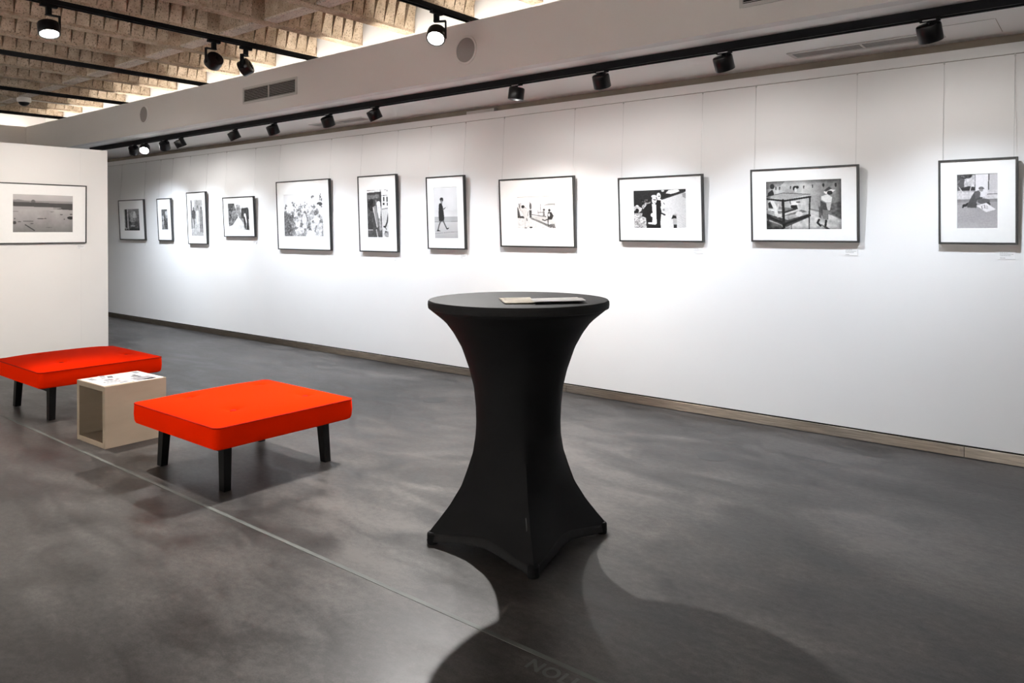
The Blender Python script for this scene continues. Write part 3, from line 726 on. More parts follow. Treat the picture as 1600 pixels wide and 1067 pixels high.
def pic_glasscase():
    p = Pic(240, 160, 0.72); p.noise(45, .13, (0, 0, 1, .7), 71); p.noise(12, .06, (0, 0, 1, .65), 72)
    yy = np.clip((p.u - .6) / .4, 0, 1); p.a = np.where(p.v < .75, p.a - .18 * yy, p.a - .05)
    p.poly([(0, .0), (.28, 0), (.2, .1), (.05, .16), (0, .16)], .45, .5); p.poly([(.74, .5), (1, .45), (1, .78), (.8, .7)], .36, .7); p.noise(6, .12, (.7, .5, 1, .8), 73)
    p.poly([(.55, .6), (.8, .68), (1, .78), (1, 1), (.3, 1)], .80); p.noise(9, .14, (.3, .68, 1, 1), 74); p.line([(.58, .58), (.8, .66), (1, .79)], .02, .5)
    for x, y in ((.14, .15), (.19, .15), (.34, .14), (.515, .14), (.63, .13), (.77, .12), (.92, .12)): p.poly([(x - .008, y - .03), (x + .01, y - .03), (x + .006, y + .035), (x - .004, y + .035)], .2)
    p.ell(.77, .115, .014, .035, .18); p.ell(.925, .12, .014, .04, .2)
    p.ell(.09, .11, .03, .055, .2); p.poly([(.03, .24), (.09, .17), (.115, .25), (.1, .33), (.02, .33)], .16)
    p.ell(.40, .16, .03, .05, .15); p.ell(.41, .19, .018, .045, .8); p.ell(.43, .14, .02, .03, .15); p.poly([(.37, .26), (.42, .26), (.42, .33), (.37, .33)], .85)
    p.poly([(0, .32), (.24, .26), (.6, .29), (.3, .36)], .66); p.line([(0, .31), (.24, .25), (.6, .29)], .012, .3)
    p.poly([(.33, .42), (.44, .42), (.44, .5), (.33, .5)], .9); p.poly([(.34, .5), (.42, .5), (.45, .65), (.35, .62)], .13); p.line([(.33, .4), (.34, .48)], .02, .4); p.ell(.44, .44, .03, .015, .4)
    p.poly([(.0, .66), (.3, .8), (.58, .68), (.58, .75), (.28, .94), (0, .76)], .3); p.poly([(0, .58), (.26, .72), (.56, .64), (.5, .6), (.1, .5)], .5); p.noise(6, .08, (0, .5, .55, .8), 75)
    p.poly([(.03, .4), (.1, .38), (.15, .52), (.17, .7), (.13, .72), (.1, .56), (.04, .5)], .88); p.poly([(.12, .68), (.24, .66), (.42, .58), (.48, .6), (.3, .68), (.16, .75)], .82); p.ell(.45, .68, .045, .055, .85); p.poly([(.25, .63), (.4, .56), (.42, .59), (.26, .66)], .2); p.line([(.17, .48), (.16, .6), (.22, .6)], .03, .82); p.poly([(.02, .55), (.12, .58), (.12, .62), (.02, .6)], .9); p.poly([(.03, .45), (.06, .42), (.1, .55), (.04, .54)], .16)
    p.line([(0, .36), (.25, .41), (.6, .34)], .035, .13); p.line([(.235, .4), (.245, .95)], .055, .12); p.line([(.595, .34), (.585, .7)], .03, .14); p.line([(0, .71), (.26, .88), (.59, .71)], .045, .14); p.line([(.585, .7), (.58, 1)], .022, .14); p.line([(.03, .76), (.04, 1)], .022, .16); p.line([(.345, .9), (.345, 1)], .012, .25)
    p.poly([(0, .8), (.2, .9), (.25, 1), (0, 1)], .36); p.noise(8, .1, (0, .8, .28, 1), 76)
    p.poly([(.77, .25), (.86, .2), (.92, .22), (.9, .25), (.8, .3)], .92); p.poly([(.78, .22), (.84, .15), (.88, .19), (.8, .25)], .3); p.ell(.85, .27, .035, .04, .2)
    p.poly([(.74, .34), (.82, .3), (.88, .36), (.87, .46), (.8, .46), (.74, .4)], .9); p.poly([(.81, .47), (.87, .47), (.85, .62), (.8, .6)], .78); p.poly([(.73, .42), (.8, .48), (.83, .66), (.83, .8), (.76, .78), (.73, .6)], .3); p.poly([(.71, .55), (.76, .5), (.74, .78), (.71, .75)], .32, .8)
    p.poly([(.76, .6), (.83, .62), (.82, .85), (.76, .82)], .62, .6); p.line([(.71, .8), (.69, .86), (.73, .92)], .04, .12); p.line([(.8, .82), (.79, .95), (.84, 1)], .04, .12)
    p.line([(.74, .9), (.84, 1)], .02, .4)
    e = np.maximum(abs(p.u - .5), abs(p.v - .5)); p.a -= .25 * np.clip((e - .42) / .08, 0, 1) * (p.a > .25)
    p.noise(3, .045, seed=77)
    return p.done(1, (1.0, 0.985, 0.955))

def pic_kneeling():
    p = Pic(130, 172, 0.74)
    p.poly([(0, 0), (.46, 0), (.46, .3), (0, .3)], .45); p.poly([(.2, .04), (.45, .02), (.44, .24), (.18, .24)], .82); p.ell(.28, .02, .1, .06, .3); p.ell(.04, .05, .06, .06, .35); p.noise(4, .12, (0, 0, .46, .3), 81)
    p.poly([(.08, .1), (.14, .04), (.2, .1), (.16, .24), (.06, .25)], .4); p.line([(.12, .06), (.22, .08)], .02, .2); p.poly([(.1, .25), (.3, .22), (.45, .24), (.45, .3), (.1, .3)], .25); p.line([(.06, .24), (.2, .38)], .015, .9); p.line([(.38, .16), (.33, .3)], .015, .85); p.line([(.1, .3), (.02, .32)], .012, .9)
    p.poly([(.46, 0), (1, 0), (1, .32), (.46, .34)], .92); p.poly([(.77, 0), (.80, 0), (.79, .32), (.76, .32)], .35); p.poly([(.81, 0), (1, 0), (1, .3), (.8, .3)], .8)
    p.band(.33, .46, .88, .82); p.poly([(.75, .30), (1, .29), (1, .38), (.75, .38)], .84); p.line([(.75, .375), (1, .37)], .012, .4); p.noise(5, .07, (0, .3, 1, .46), 82)
    p.band(.46, .52, .55, .62); p.band(.52, .56, .68, .64); p.band(.56, 1, .66, .74); p.noise(10, .05, (0, .45, 1, .56), 83)
    p.noise(34, .03, (0, .56, 1, 1), 84)
    for k in range(5): p.line([(.0 + k * .1, .8 + k * .02), (.5 + k * .1, .72 + k * .05)], .004, .6, .5)
    p.ell(.6, .265, .06, .028, .4); p.ell(.60, .29, .05, .035, .62); p.line([(.55, .275), (.67, .275)], .012, .35)
    p.poly([(.36, .42), (.44, .32), (.54, .3), (.58, .34), (.57, .42), (.64, .43), (.62, .47), (.5, .48), (.46, .58), (.34, .58), (.28, .53)], .36); p.poly([(.44, .32), (.54, .3), (.57, .42), (.46, .46)], .42)
    p.poly([(.24, .53), (.34, .5), (.5, .54), (.48, .62), (.26, .61)], .34); p.ell(.2, .57, .06, .025, .22); p.line([(.15, .6), (.26, .54)], .03, .2)
    p.poly([(.6, .34), (.72, .30), (.7, .42), (.6, .42)], .92); p.ell(.66, .5, .15, .05, .42); p.ell(.76, .56, .06, .045, .3)
    p.poly([(.48, .58), (.72, .53), (.95, .65), (.72, .70)], .93); p.noise(3, .25, (.56, .56, .76, .64), 85); p.line([(.6, .58), (.63, .64)], .012, .35); p.line([(.67, .57), (.70, .63)], .012, .4)
    p.noise(3, .025, seed=86)
    return p.done(1, (1.0, 0.965, 0.985))

def print_mesh(rgb, x0, x1, z0, z1, y):
    h, w, _ = rgb.shape
    us = np.linspace(x0, x1, w); vz = np.linspace(z1, z0, h)
    X, Z = np.meshgrid(us, vz)
    co = np.stack([X, np.full_like(X, y), Z], -1).reshape(-1, 3)
    idx = np.arange(h * w).reshape(h, w)
    q = np.stack([idx[1:, :-1], idx[1:, 1:], idx[:-1, 1:], idx[:-1, :-1]], -1).reshape(-1, 4)
    me = bpy.data.meshes.new('print'); me.from_pydata(co.tolist(), [], q.tolist())
    ca = me.color_attributes.new('tone', 'FLOAT_COLOR', 'POINT')
    col = np.concatenate([rgb.reshape(-1, 3), np.ones((h * w, 1))], 1).astype(np.float32)
    ca.data.foreach_set('color', col.ravel())
    me.materials.append(MATS['photo_print'])
    return me

def ring(bm, w, h, b, y0, y1):
    """mitred rectangular frame, outer size w x h, bar width b"""
    o = [(0, 0), (w, 0), (w, h), (0, h)]; i = [(b, b), (w - b, b), (w - b, h - b), (b, h - b)]
    V = {}
    for tagn, pts in (('o', o), ('i', i)):
        for k, (x, z) in enumerate(pts):
            for yy in (y0, y1): V[(tagn, k, yy)] = bm.verts.new((x, yy, z))
    for k in range(4):
        n = (k + 1) % 4
        bm.faces.new([V['o', k, y0], V['o', n, y0], V['i', n, y0], V['i', k, y0]])
        bm.faces.new([V['o', k, y1], V['i', k, y1], V['i', n, y1], V['o', n, y1]])
        bm.faces.new([V['o', k, y0], V['o', k, y1], V['o', n, y1], V['o', n, y0]])
        bm.faces.new([V['i', k, y0], V['i', n, y0], V['i', n, y1], V['i', k, y1]])

BAR, DEPTH = 0.0125, 0.030
def picture(label, origin, rz, w, h, pr, rgb, tilt, rail_z, wires=True, wall_gap=0.005):
    """origin: bottom-left front corner; pr: print rectangle (x0,x1,z0,z1) measured from that corner"""
    t = thing('framed_photograph', label, 'picture', origin, (tilt, 0, rz), 'framed photographs on the white walls')
    bm = bmesh.new(); ring(bm, w, h, BAR, 0.0, DEPTH); obj('frame', bm, 'frame_black', t, bevel=0.0012)
    bm = bmesh.new()
    # mount with a window cut-out
    x0, x1, z0, z1 = pr; g = BAR - 0.002
    O = [(g, g), (w - g, g), (w - g, h - g), (g, h - g)]; I = [(x0, z0), (x1, z0), (x1, z1), (x0, z1)]
    I2 = [(x0 + .002, z0 + .002), (x1 - .002, z0 + .002), (x1 - .002, z1 - .002), (x0 + .002, z1 - .002)]
    vo = [bm.verts.new((a, 0.006, c)) for a, c in O]; vi = [bm.verts.new((a, 0.006, c)) for a, c in I]; v2 = [bm.verts.new((a, 0.0085, c)) for a, c in I2]
    vb = [bm.verts.new((a, 0.0085, c)) for a, c in O]
    for k in range(4):
        n = (k + 1) % 4
        bm.faces.new([vo[k], vo[n], vi[n], vi[k]]); bm.faces.new([vi[k], vi[n], v2[n], v2[k]]); bm.faces.new([vb[k], v2[k], v2[n], vb[n]]); bm.faces.new([vo[k], vb[k], vb[n], vo[n]])
    obj('mount', bm, 'mat_board', t)
    link('print', print_mesh(rgb, x0, x1, z0, z1, 0.0088), t)
    bm = bmesh.new(); add_box(bm, g, w - g, 0.010, 0.026, g, h - g); obj('backing_board', bm, 'backing', t)
    if wires:
        for wx in (0.022, w - 0.022):
            M = Matrix.Rotation(tilt, 4, 'X').inverted()
            top = M @ Vector((0, 0, rail_z - origin[2])); 
            top = Vector((wx, 0, 0)) + (M @ Vector((0, wall_gap + DEPTH - 0.002, rail_z - origin[2])))
            bm = bmesh.new()
            add_tube(bm, [(wx, DEPTH - 0.004, h - 0.02), (wx, DEPTH - 0.004, h), tuple(top)], 0.0011, 6)
            wo = obj('hanging_wire', bm, 'wire', t)
            bm = bmesh.new()
            add_box(bm, top.x - 0.004, top.x + 0.004, top.y - 0.006, top.y + 0.004, top.z - 0.016, top.z)
            obj('rail_hook', bm, 'rail_metal', wo)
    return t

FRAMES = [
 (-12.325,-11.474,1.273,1.897, 0.166,0.685,0.145,0.481, pic_street, 'black framed hazy street photograph, leftmost on the long white wall'),
 (-11.050,-10.634,1.268,1.890, 0.117,0.304,0.162,0.461, pic_narrow, 'small black framed photograph with a very narrow dark upright print'),
 (-10.178,-9.662,1.226,1.954, 0.098,0.424,0.112,0.619, pic_walkers, 'tall black framed photograph of standing figures in a pale bright street'),
 (-9.227,-8.493,1.333,1.857, 0.118,0.612,0.085,0.441, pic_path, 'black framed photograph of a bush, white path and walking figure'),
 (-7.990,-6.948,1.184,2.012, 0.140,0.908,0.161,0.666, pic_crowd, 'large black framed photograph of a dense pale crowd'),
 (-6.446,-5.826,1.184,2.010, 0.142,0.480,0.157,0.670, pic_kiosk, 'tall black framed photograph of people at a dark kiosk'),
 (-5.384,-4.866,1.229,1.953, 0.100,0.420,0.107,0.616, pic_woman, 'tall black framed photograph of a lone woman in a dark coat walking'),
 (-4.426,-3.591,1.264,1.888, 0.204,0.634,0.168,0.455, pic_beach, 'black framed photograph of people by a low wall, above the cocktail table'),
 (-3.155,-2.416,1.324,1.846, 0.139,0.600,0.107,0.413, pic_night, 'black framed contrasty photograph of a man in dark jacket and white shirt'),
 (-2.045,-1.310,1.332,1.856, 0.111,0.626,0.088,0.433, pic_glasscase, 'black framed photograph of a glass case with figure and passer-by'),
 (-0.843,-0.428,1.328,1.852, 0.100,0.314,0.096,0.431, pic_kneeling, 'black framed photograph of a kneeling man, rightmost on the white wall'),
]
def caption(label, loc, rz=0.0, w=0.085):
    t = thing('caption_label', label, 'label', loc, (0, 0, rz), 'caption labels under the photographs')
    bm = bmesh.new(); add_box(bm, -w / 2, w / 2, -0.0022, 0, 0, 0.046); obj('card', bm, 'label_white', t)
    bm = bmesh.new()
    for k, (a, c) in enumerate(((-.40, .05), (-.42, .38), (-.40, .22), (-.40, -.12))):
        zz = 0.038 - k * 0.0085 - (0.006 if k == 3 else 0)
        xx = a * w
        while xx < c * w:
            l = random.uniform(0.004, 0.010); add_box(bm, xx, min(xx + l, c * w + .002), -0.0028, -0.0021, zz, zz + 0.0036); xx += l + 0.002
    obj('printed_text', bm, 'label_ink', t)

WHO = ['leftmost hazy street photograph', 'narrow upright print', 'standing figures photograph', 'bush and path photograph', 'pale crowd photograph', 'dark kiosk photograph',
       'lone walking woman photograph', 'low wall photograph above the cocktail table', 'man in dark jacket photograph', 'glass case photograph', 'kneeling man photograph']
for i, (xa, xb, za, zb, p0, p1, p2, p3, fn, lab) in enumerate(FRAMES):
    w, h = xb - xa, zb - za
    tilt = math.asin(min(0.03 / h, 0.05))
    picture(lab, (xa, WALL_Y - 0.035, za), 0.0, w, h, (p0, p1, p2, p3), fn(), tilt, 2.474)
    caption('small white caption card below the ' + WHO[i], (xb - 0.055 if i < 7 else xb - 0.058, WALL_Y - 0.0003, za - 0.089))
picture('wide black framed lake landscape photograph on the left partition', (PX + 0.034, 2.724, 1.271), math.pi / 2, 0.886, 0.661, (0.145, 0.741, 0.125, 0.539), pic_lake(), 0.02, 2.30, wires=False)
caption('small white caption card below the lake landscape on the partition', (PX + 0.0003, 3.56, 1.205), math.pi / 2)

# ------------------------------------------------------------------ benches
def bench(label, cx, cy):
    t = thing('upholstered_bench', label, 'bench', (cx, cy, 0), group='orange-red benches')
    hx, hy = 0.472, 0.452
    zt, zb, crown = 0.378, 0.258, 0.041
    N = 90; R = 0.035
    def plan(u, v, sx=1.0):
        x, y = u * hx * sx, v * hy * sx
        ax, ay = hx * sx - R, hy * sx - R
        ex, ey = abs(x) - ax, abs(y) - ay
        if ex > 0 and ey > 0:
            l = max(ex, ey); d = math.hypot(ex, ey)
            ex, ey = ex / d * l, ey / d * l
            x = math.copysign(ax + ex, x); y = math.copysign(ay + ey, y)
        return x, y
    btn = [(-0.245, -0.16), (0.245, -0.16), (-0.245, 0.32), (0.245, 0.32)]
    btn = [(bx_, by_ - 0.06) for bx_, by_ in btn]
    bm = bmesh.new(); G = {}
    lin = [-1 + 2 * (0.5 - 0.5 * math.cos(math.pi * i / N)) * 1.0 for i in range(N + 1)]
    lin = [0.55 * a + 0.45 * (-1 + 2 * i / N) for i, a in enumerate(lin)]
    for i, u in enumerate(lin):
        for j, v in enumerate(lin):
            x, y = plan(u, v)
            z = zt + crown * (1 - abs(u) ** 4.0) ** 0.8 * (1 - abs(v) ** 4.0) ** 0.8
            for bx_, by_ in btn:
                d2 = (x - bx_) ** 2 + (y - by_) ** 2
                z -= 0.018 * math.exp(-d2 / 0.0013) + 0.006 * math.exp(-d2 / 0.006)
            G[i, j] = bm.verts.new((x, y, z))
    for i in range(N):
        for j in range(N): bm.faces.new([G[i, j], G[i + 1, j], G[i + 1, j + 1], G[i, j + 1]])
    rim = [(i, 0) for i in range(N)] + [(N, j) for j in range(N)] + [(i, N) for i in range(N, 0, -1)] + [(0, j) for j in range(N, 0, -1)]
    prev = [G[k] for k in rim]
    for zz, s in ((zt - 0.012, 1.006), (zt - 0.06, 1.010), (zb + 0.022, 1.004), (zb + 0.006, 0.992), (zb, 0.97)):
        cur = [bm.verts.new((v.co.x * s, v.co.y * s, zz)) for v in [G[k] for k in rim]]
        for k in range(len(rim)):
            n = (k + 1) % len(rim); bm.faces.new([prev[k], prev[n], cur[n], cur[k]])
        prev = cur
    bm.faces.new(prev)
    rim_co = [tuple(G[k].co) for k in rim]
    cu = obj('cushion', bm, 'red_wool', t, smooth=True)
    bm = bmesh.new(); add_tube(bm, [(x * 1.002, y * 1.002, zt - 0.001) for x, y, z in rim_co], 0.0042, 6, closed=True); obj('piping', bm, 'red_piping', cu, smooth=True)
    for bx_, by_ in btn:
        bm = bmesh.new(); zz = zt + crown * (1 - abs(bx_ / hx) ** 4) ** .8 * (1 - abs(by_ / hy) ** 4) ** .8 - 0.016
        add_lathe(bm, [(0.017, zz - 0.006), (0.017, zz), (0.012, zz + 0.003), (0.002, zz + 0.0045)], 14, Matrix.Translation((bx_, by_, 0)))
        obj('button', bm, 'red_piping', cu, smooth=True)  # darker piping red stands in for the shade in the dimples
    # two trestle frames with splayed legs
    for sy in (-1, 1):
        yy = sy * 0.322
        box_obj('rail', (-0.33, 0.33, yy - 0.02, yy + 0.02, 0.205, 0.2575), 'leg_black', t, bevel=0.002)
        for sx in (-1, 1):
            bm = bmesh.new()
            tx, bx_ = sx * 0.335, sx * 0.352
            ty, by_ = yy, yy + sy * 0.01
            a = 0.030
            vt = [bm.verts.new((tx + p * a, ty + q * 0.024, 0.2575)) for p, q in ((-1, -1), (1, -1), (1, 1), (-1, 1))]
            vb = [bm.verts.new((bx_ + p * a * 0.86, by_ + q * 0.021, 0.0)) for p, q in ((-1, -1), (1, -1), (1, 1), (-1, 1))]
            bm.faces.new(vt); bm.faces.new(vb[::-1])
            for k in range(4): bm.faces.new([vb[k], vb[(k + 1) % 4], vt[(k + 1) % 4], vt[k]])
            obj('leg', bm, 'leg_black', t, bevel=0.002)
    return t
bench('orange-red upholstered bench on black legs, nearer one right of the wooden cube', -4.095, 2.495)
bench('orange-red upholstered bench on black legs, farther one in front of the partition', -6.519, 2.495)

# ------------------------------------------------------------------ wooden cube table and its leaflets
t = thing('cube_table', 'hollow pale plywood cube table between the two red benches', 'side table', (-5.255, 2.28, 0), (0, 0, 0.03))
s, th = 0.203, 0.034
box_obj('side_panel', (s - th, s, -s, s, 0.001, 0.404), 'plywood', t, bevel=0.0015)
box_obj('side_panel', (-s, -s + th, -s, s, 0.001, 0.404), 'plywood', t, bevel=0.0015)
box_obj('top_panel', (-s + th + .0004, s - th - .0004, -s, s, 0.404 - th, 0.404), 'plywood', t, bevel=0.0012)
box_obj('bottom_panel', (-s + th + .0004, s - th - .0004, -s, s, 0.001, 0.001 + th), 'plywood', t, bevel=0.0012)
box_obj('back_panel', (-s + th + .0004, s - th - .0004, s - 0.02, s - 0.002, th + 0.0014, 0.404 - th - .0004), 'plywood', t)

def leaflet(label, loc, rz, w, h, paper, prints, thick=0.0012, group='leaflets lying about'):
    t = thing('leaflet', label, 'leaflet', loc, (0, 0, rz), group)
    bm = bmesh.new(); add_box(bm, -w / 2, w / 2, -h / 2, h / 2, 0, thick); obj('sheet', bm, paper, t)
    for (a, c, d, e_, mt) in prints:
        bm = bmesh.new(); add_box(bm, a * w, c * w, d * h, e_ * h, thick, thick + 0.0003); obj('printed_block', bm, mt, t)
    return t
CT = (-5.255, 2.28)
GL = 'leaflets on the wooden cube'
leaflet('white leaflet covering the right half of the wooden cube top', (CT[0] + 0.005, CT[1] + 0.098, 0.4045), 0.03, 0.36, 0.19, 'paper_white',
        [(-.48, -.28, .20, .42, 'print_grey'), (-.20, .12, -.05, .10, 'print_ink'), (-.1, .1, -.2, -.06, 'print_grey'), (.12, .46, -.38, .3, 'print_grey'), (.36, .47, -.1, .3, 'paper_white')], group=GL)
leaflet('white leaflet printed with grey pictures on the front half of the wooden cube', (CT[0] + 0.0, CT[1] - 0.1, 0.4045), 0.03, 0.35, 0.185, 'paper_white',
        [(-.44, -.18, -.35, -.15, 'print_grey'), (-.45, -.25, .1, .4, 'print_grey'), (.30, .46, .1, .42, 'print_grey'), (-.05, .1, .3, .45, 'print_grey')], group=GL)
leaflet('small folded leaflet with dark picture and red spine lying on another leaflet', (CT[0] + 0.055, CT[1] - 0.105, 0.4062), 0.12, 0.16, 0.105, 'paper_white',
        [(-.46, -.1, -.1, .42, 'print_grey'), (-.30, -.15, .2, .42, 'print_ink'), (.02, .15, -.45, .44, 'print_ink'), (.25, .42, -.45, .44, 'print_grey'), (-.4, .4, .44, .49, 'print_red')], 0.002, group=GL)
leaflet('thin white card with a dark picture at the left rear of the wooden cube top', (CT[0] - 0.11, CT[1] - 0.055, 0.4062), -0.25, 0.13, 0.09, 'paper_white',
        [(-.45, -.05, -.40, -.05, 'print_grey'), (-.2, .35, .05, .42, 'print_ink'), (.1, .4, -.4, -.1, 'print_grey')], 0.0016, group=GL)

# ------------------------------------------------------------------ cocktail table under its stretch cover
TX, TY = -2.114, 2.675
t = thing('cocktail_table', 'tall round cocktail table under a black stretch cover', 'table', (TX, TY, 0))
PROF = [(1.062, .409), (1.04, .381), (1.0, .333), (.95, .296), (.883, .259), (.78, .223), (.70, .204), (.61, .195), (.54, .193), (.475, .197), (.40, .209), (.322, .235), (.25, .262), (.165, .315), (.10, .366), (.05, .408), (.0, .420)]
def rmax(z):
    for (z1, r1), (z0, r0) in zip(PROF, PROF[1:]):
        if z0 <= z <= z1: return r0 + (r1 - r0) * (z - z0) / (z1 - z0)
    return PROF[0][1]
FOOT_A = math.atan2(0.289, 0.268)
def cover_r(a, z):
    """cloth radius: round above, pulled out to four feet below"""
    R = rmax(z)
    c = abs(math.cos(2 * (a - FOOT_A)))                      # 1 at a foot direction, also 1 between: use quarter phase
    ph = (a - FOOT_A) % (math.pi / 2); ph = min(ph, math.pi / 2 - ph)   # 0 at foot, pi/4 midway
    k = max(0.0, min(1.0, (0.60 - z) / 0.5))
    k = k * k * (3 - 2 * k)
    # straight chord between neighbouring feet, bowed inwards
    chord = R * math.cos(math.pi / 4) / math.cos(math.pi / 4 - ph)
    bow = chord * (1 - 0.07 * k * math.sin(2 * ph) ** 1.5)
    soft = R * (1 - 0.02 * math.sin(2 * ph))
    return soft * (1 - k) + bow * k
NA, NZ = 128, 60
def hem(a):
    ph = (a - FOOT_A) % (math.pi / 2); ph = min(ph, math.pi / 2 - ph)
    q = max(0.0, (ph - 0.07) / (math.pi / 4 - 0.07))
    return 0.012 + 0.034 * math.sin(q * math.pi / 2) ** 0.9
def skirt(z_of, off=0.0, n=NZ):
    bm = bmesh.new(); rings = []
    for i in range(n + 1):
        rg = []
        for j in range(NA):
            a = FOOT_A + 2 * math.pi * j / NA
            z = z_of(a, i / n); r = cover_r(a, z) + off
            rg.append(bm.verts.new((r * math.cos(a), r * math.sin(a), z)))
        rings.append(rg)
    for A, B in zip(rings, rings[1:]):
        for k in range(NA): bm.faces.new([A[k], A[(k + 1) % NA], B[(k + 1) % NA], B[k]])
    return bm, rings
bm, _ = skirt(lambda a, q: 1.062 + (hem(a) + 0.0 - 1.062) * q)
cov = obj('stretch_cover', bm, 'stretch_cloth', t, smooth=True)
so = cov.modifiers.new('thickness', 'SOLIDIFY'); so.thickness = 0.002; so.offset = -1
bm, _ = skirt(lambda a, q: hem(a) + 0.036 * (1 - q), 0.0012, 4)
hm = obj('hem_band', bm, 'stretch_top', cov, smooth=True)
so = hm.modifiers.new('thickness', 'SOLIDIFY'); so.thickness = 0.002; so.offset = 1
bm = bmesh.new()
add_lathe(bm, [(0.405, 1.060), (0.4125, 1.064), (0.4145, 1.078), (0.4135, 1.092), (0.408, 1.0985), (0.397, 1.100), (0.2, 1.100), (0.01, 1.100)], 96)
obj('top_cap', bm, 'stretch_top', t, smooth=True)
for k in range(4):
    a = FOOT_A + k * math.pi / 2
    bm = bmesh.new()
    M = Matrix.Rotation(a, 4, 'Z') @ Matrix.Translation((0.392, 0, 0))
    add_lathe(bm, [(0.024, 0.0), (0.026, 0.004), (0.026, 0.045), (0.020, 0.052)], 20, M)
    obj('foot_pocket', bm, 'stretch_cloth', t, smooth=True)
bm = bmesh.new(); add_lathe(bm, [(0.03, 0.04), (0.03, 1.06)], 20); obj('pole', bm, 'black_metal', t, smooth=True)
a = FOOT_A - math.pi / 2 - 0.035; r0_ = cover_r(a, .2) + .0015; r1_ = cover_r(a, .155) + .0015
bm = bmesh.new(); vv = [bm.verts.new((r * math.cos(a + da), r * math.sin(a + da), z)) for r, da, z in ((r1_, -.018, .155), (r1_, .018, .155), (r0_, .018, .2), (r0_, -.018, .2))]; bm.faces.new(vv)
bmesh.ops.solidify(bm, geom=bm.faces[:], thickness=0.001); obj('care_tag', bm, 'care_tag', cov)

mat('emblem', (0.03, 0.10, 0.10), 0.6)
a = -0.682; r_ = cover_r(a, 0.695) + 0.0006
M = Matrix.Translation((r_ * math.cos(a), r_ * math.sin(a), 0.695)) @ Matrix.Rotation(a, 4, 'Z') @ Matrix.Rotation(math.pi / 2, 4, 'Y')
bm = bmesh.new(); add_lathe(bm, [(0.0055, -0.0006), (0.0055, 0.0004), (0.004, 0.0008)], 6, M); obj('emblem', bm, 'emblem', cov)

# folded newspapers on the table
def newspaper(label, corners, paper, lift, seed):
    r = random.Random(seed)
    cx = sum(c[0] for c in corners) / 4; cy = sum(c[1] for c in corners) / 4
    t = thing('newspaper', label, 'newspaper', (cx, cy, 1.1003 + lift), group='papers on the cocktail table')
    for layer in range(3):
        bm = bmesh.new(); n = 10; g = {}
        ins = 0.004 * layer
        for i in range(n + 1):
            for j in range(n + 1):
                u, v = i / n, j / n
                x = (corners[0][0] * (1 - u) + corners[1][0] * u) * (1 - v) + (corners[3][0] * (1 - u) + corners[2][0] * u) * v
                y = (corners[0][1] * (1 - u) + corners[1][1] * u) * (1 - v) + (corners[3][1] * (1 - u) + corners[2][1] * u) * v
                z = 0.0022 * layer + 0.003 * layer * (math.sin(u * 7 + seed) * 0.5 + 0.5) * (0.3 + v) * 0.5
                g[i, j] = bm.verts.new((x - cx + ins * (u - .5), y - cy + ins * (v - .5), z))
        for i in range(n):
            for j in range(n): bm.faces.new([g[i, j], g[i + 1, j], g[i + 1, j + 1], g[i, j + 1]])
        bmesh.ops.solidify(bm, geom=bm.faces[:], thickness=-0.0012)
        obj('page', bm, paper[layer], t, smooth=True)
    return t
newspaper('folded cream newspaper lying on the left of the cocktail table top', [(-2.165, 2.60), (-2.00, 2.435), (-1.90, 2.52), (-2.06, 2.69)], ('paper_cream', 'paper_white', 'paper_cream'), 0.0, 1)
newspaper('folded pale newspaper lying on the right of the cocktail table top', [(-1.985, 2.60), (-1.89, 2.50), (-1.755, 2.68), (-1.86, 2.78)], ('paper_white', 'paper_pink', 'paper_white'), 0.0085, 4)

# ------------------------------------------------------------------ ceiling fittings
def grille(label, x0, x1, z0, z1, group):
    t = thing('air_grille', label, 'vent', ((x0 + x1) / 2, FASCIA_Y, z0), group=group)
    w, h = x1 - x0, z1 - z0; b_ = 0.022
    bm = bmesh.new(); ring(bm, w, h, b_, -0.012, -0.0005)
    for v in bm.verts: v.co.x -= w / 2
    obj('frame', bm, 'vent_frame', t, bevel=0.002)
    box_obj('recess_shade', (-w / 2 + b_, w / 2 - b_, -0.0022, -0.0004, b_, h - b_), 'dark_gap', t)  # flat sheet; the shade behind the slats is put into its colour
    n = 8
    for k in range(n):
        zz = b_ + (h - 2 * b_) * (k + 0.5) / n
        M = Matrix.Translation((0, -0.0075, zz)) @ Matrix.Rotation(math.radians(12), 4, 'X')
        bm = bmesh.new(); add_box(bm, -w / 2 + b_, w / 2 - b_, -0.0045, 0.0045, -0.0012, 0.0012, M); obj('slat', bm, 'vent_slat', t)
    box_obj('divider', (-0.006, 0.006, -0.0135, -0.002, b_, h - b_), 'vent_frame', t)
grille('slatted grey air grille on the fascia above the sixth soffit spotlight', -6.97, -6.042, 2.714, 2.882, 'fascia air grilles')
grille('slatted grey air grille at the top edge of the fascia, right of centre', -1.702, -0.775, 2.714, 2.882, 'fascia air grilles')

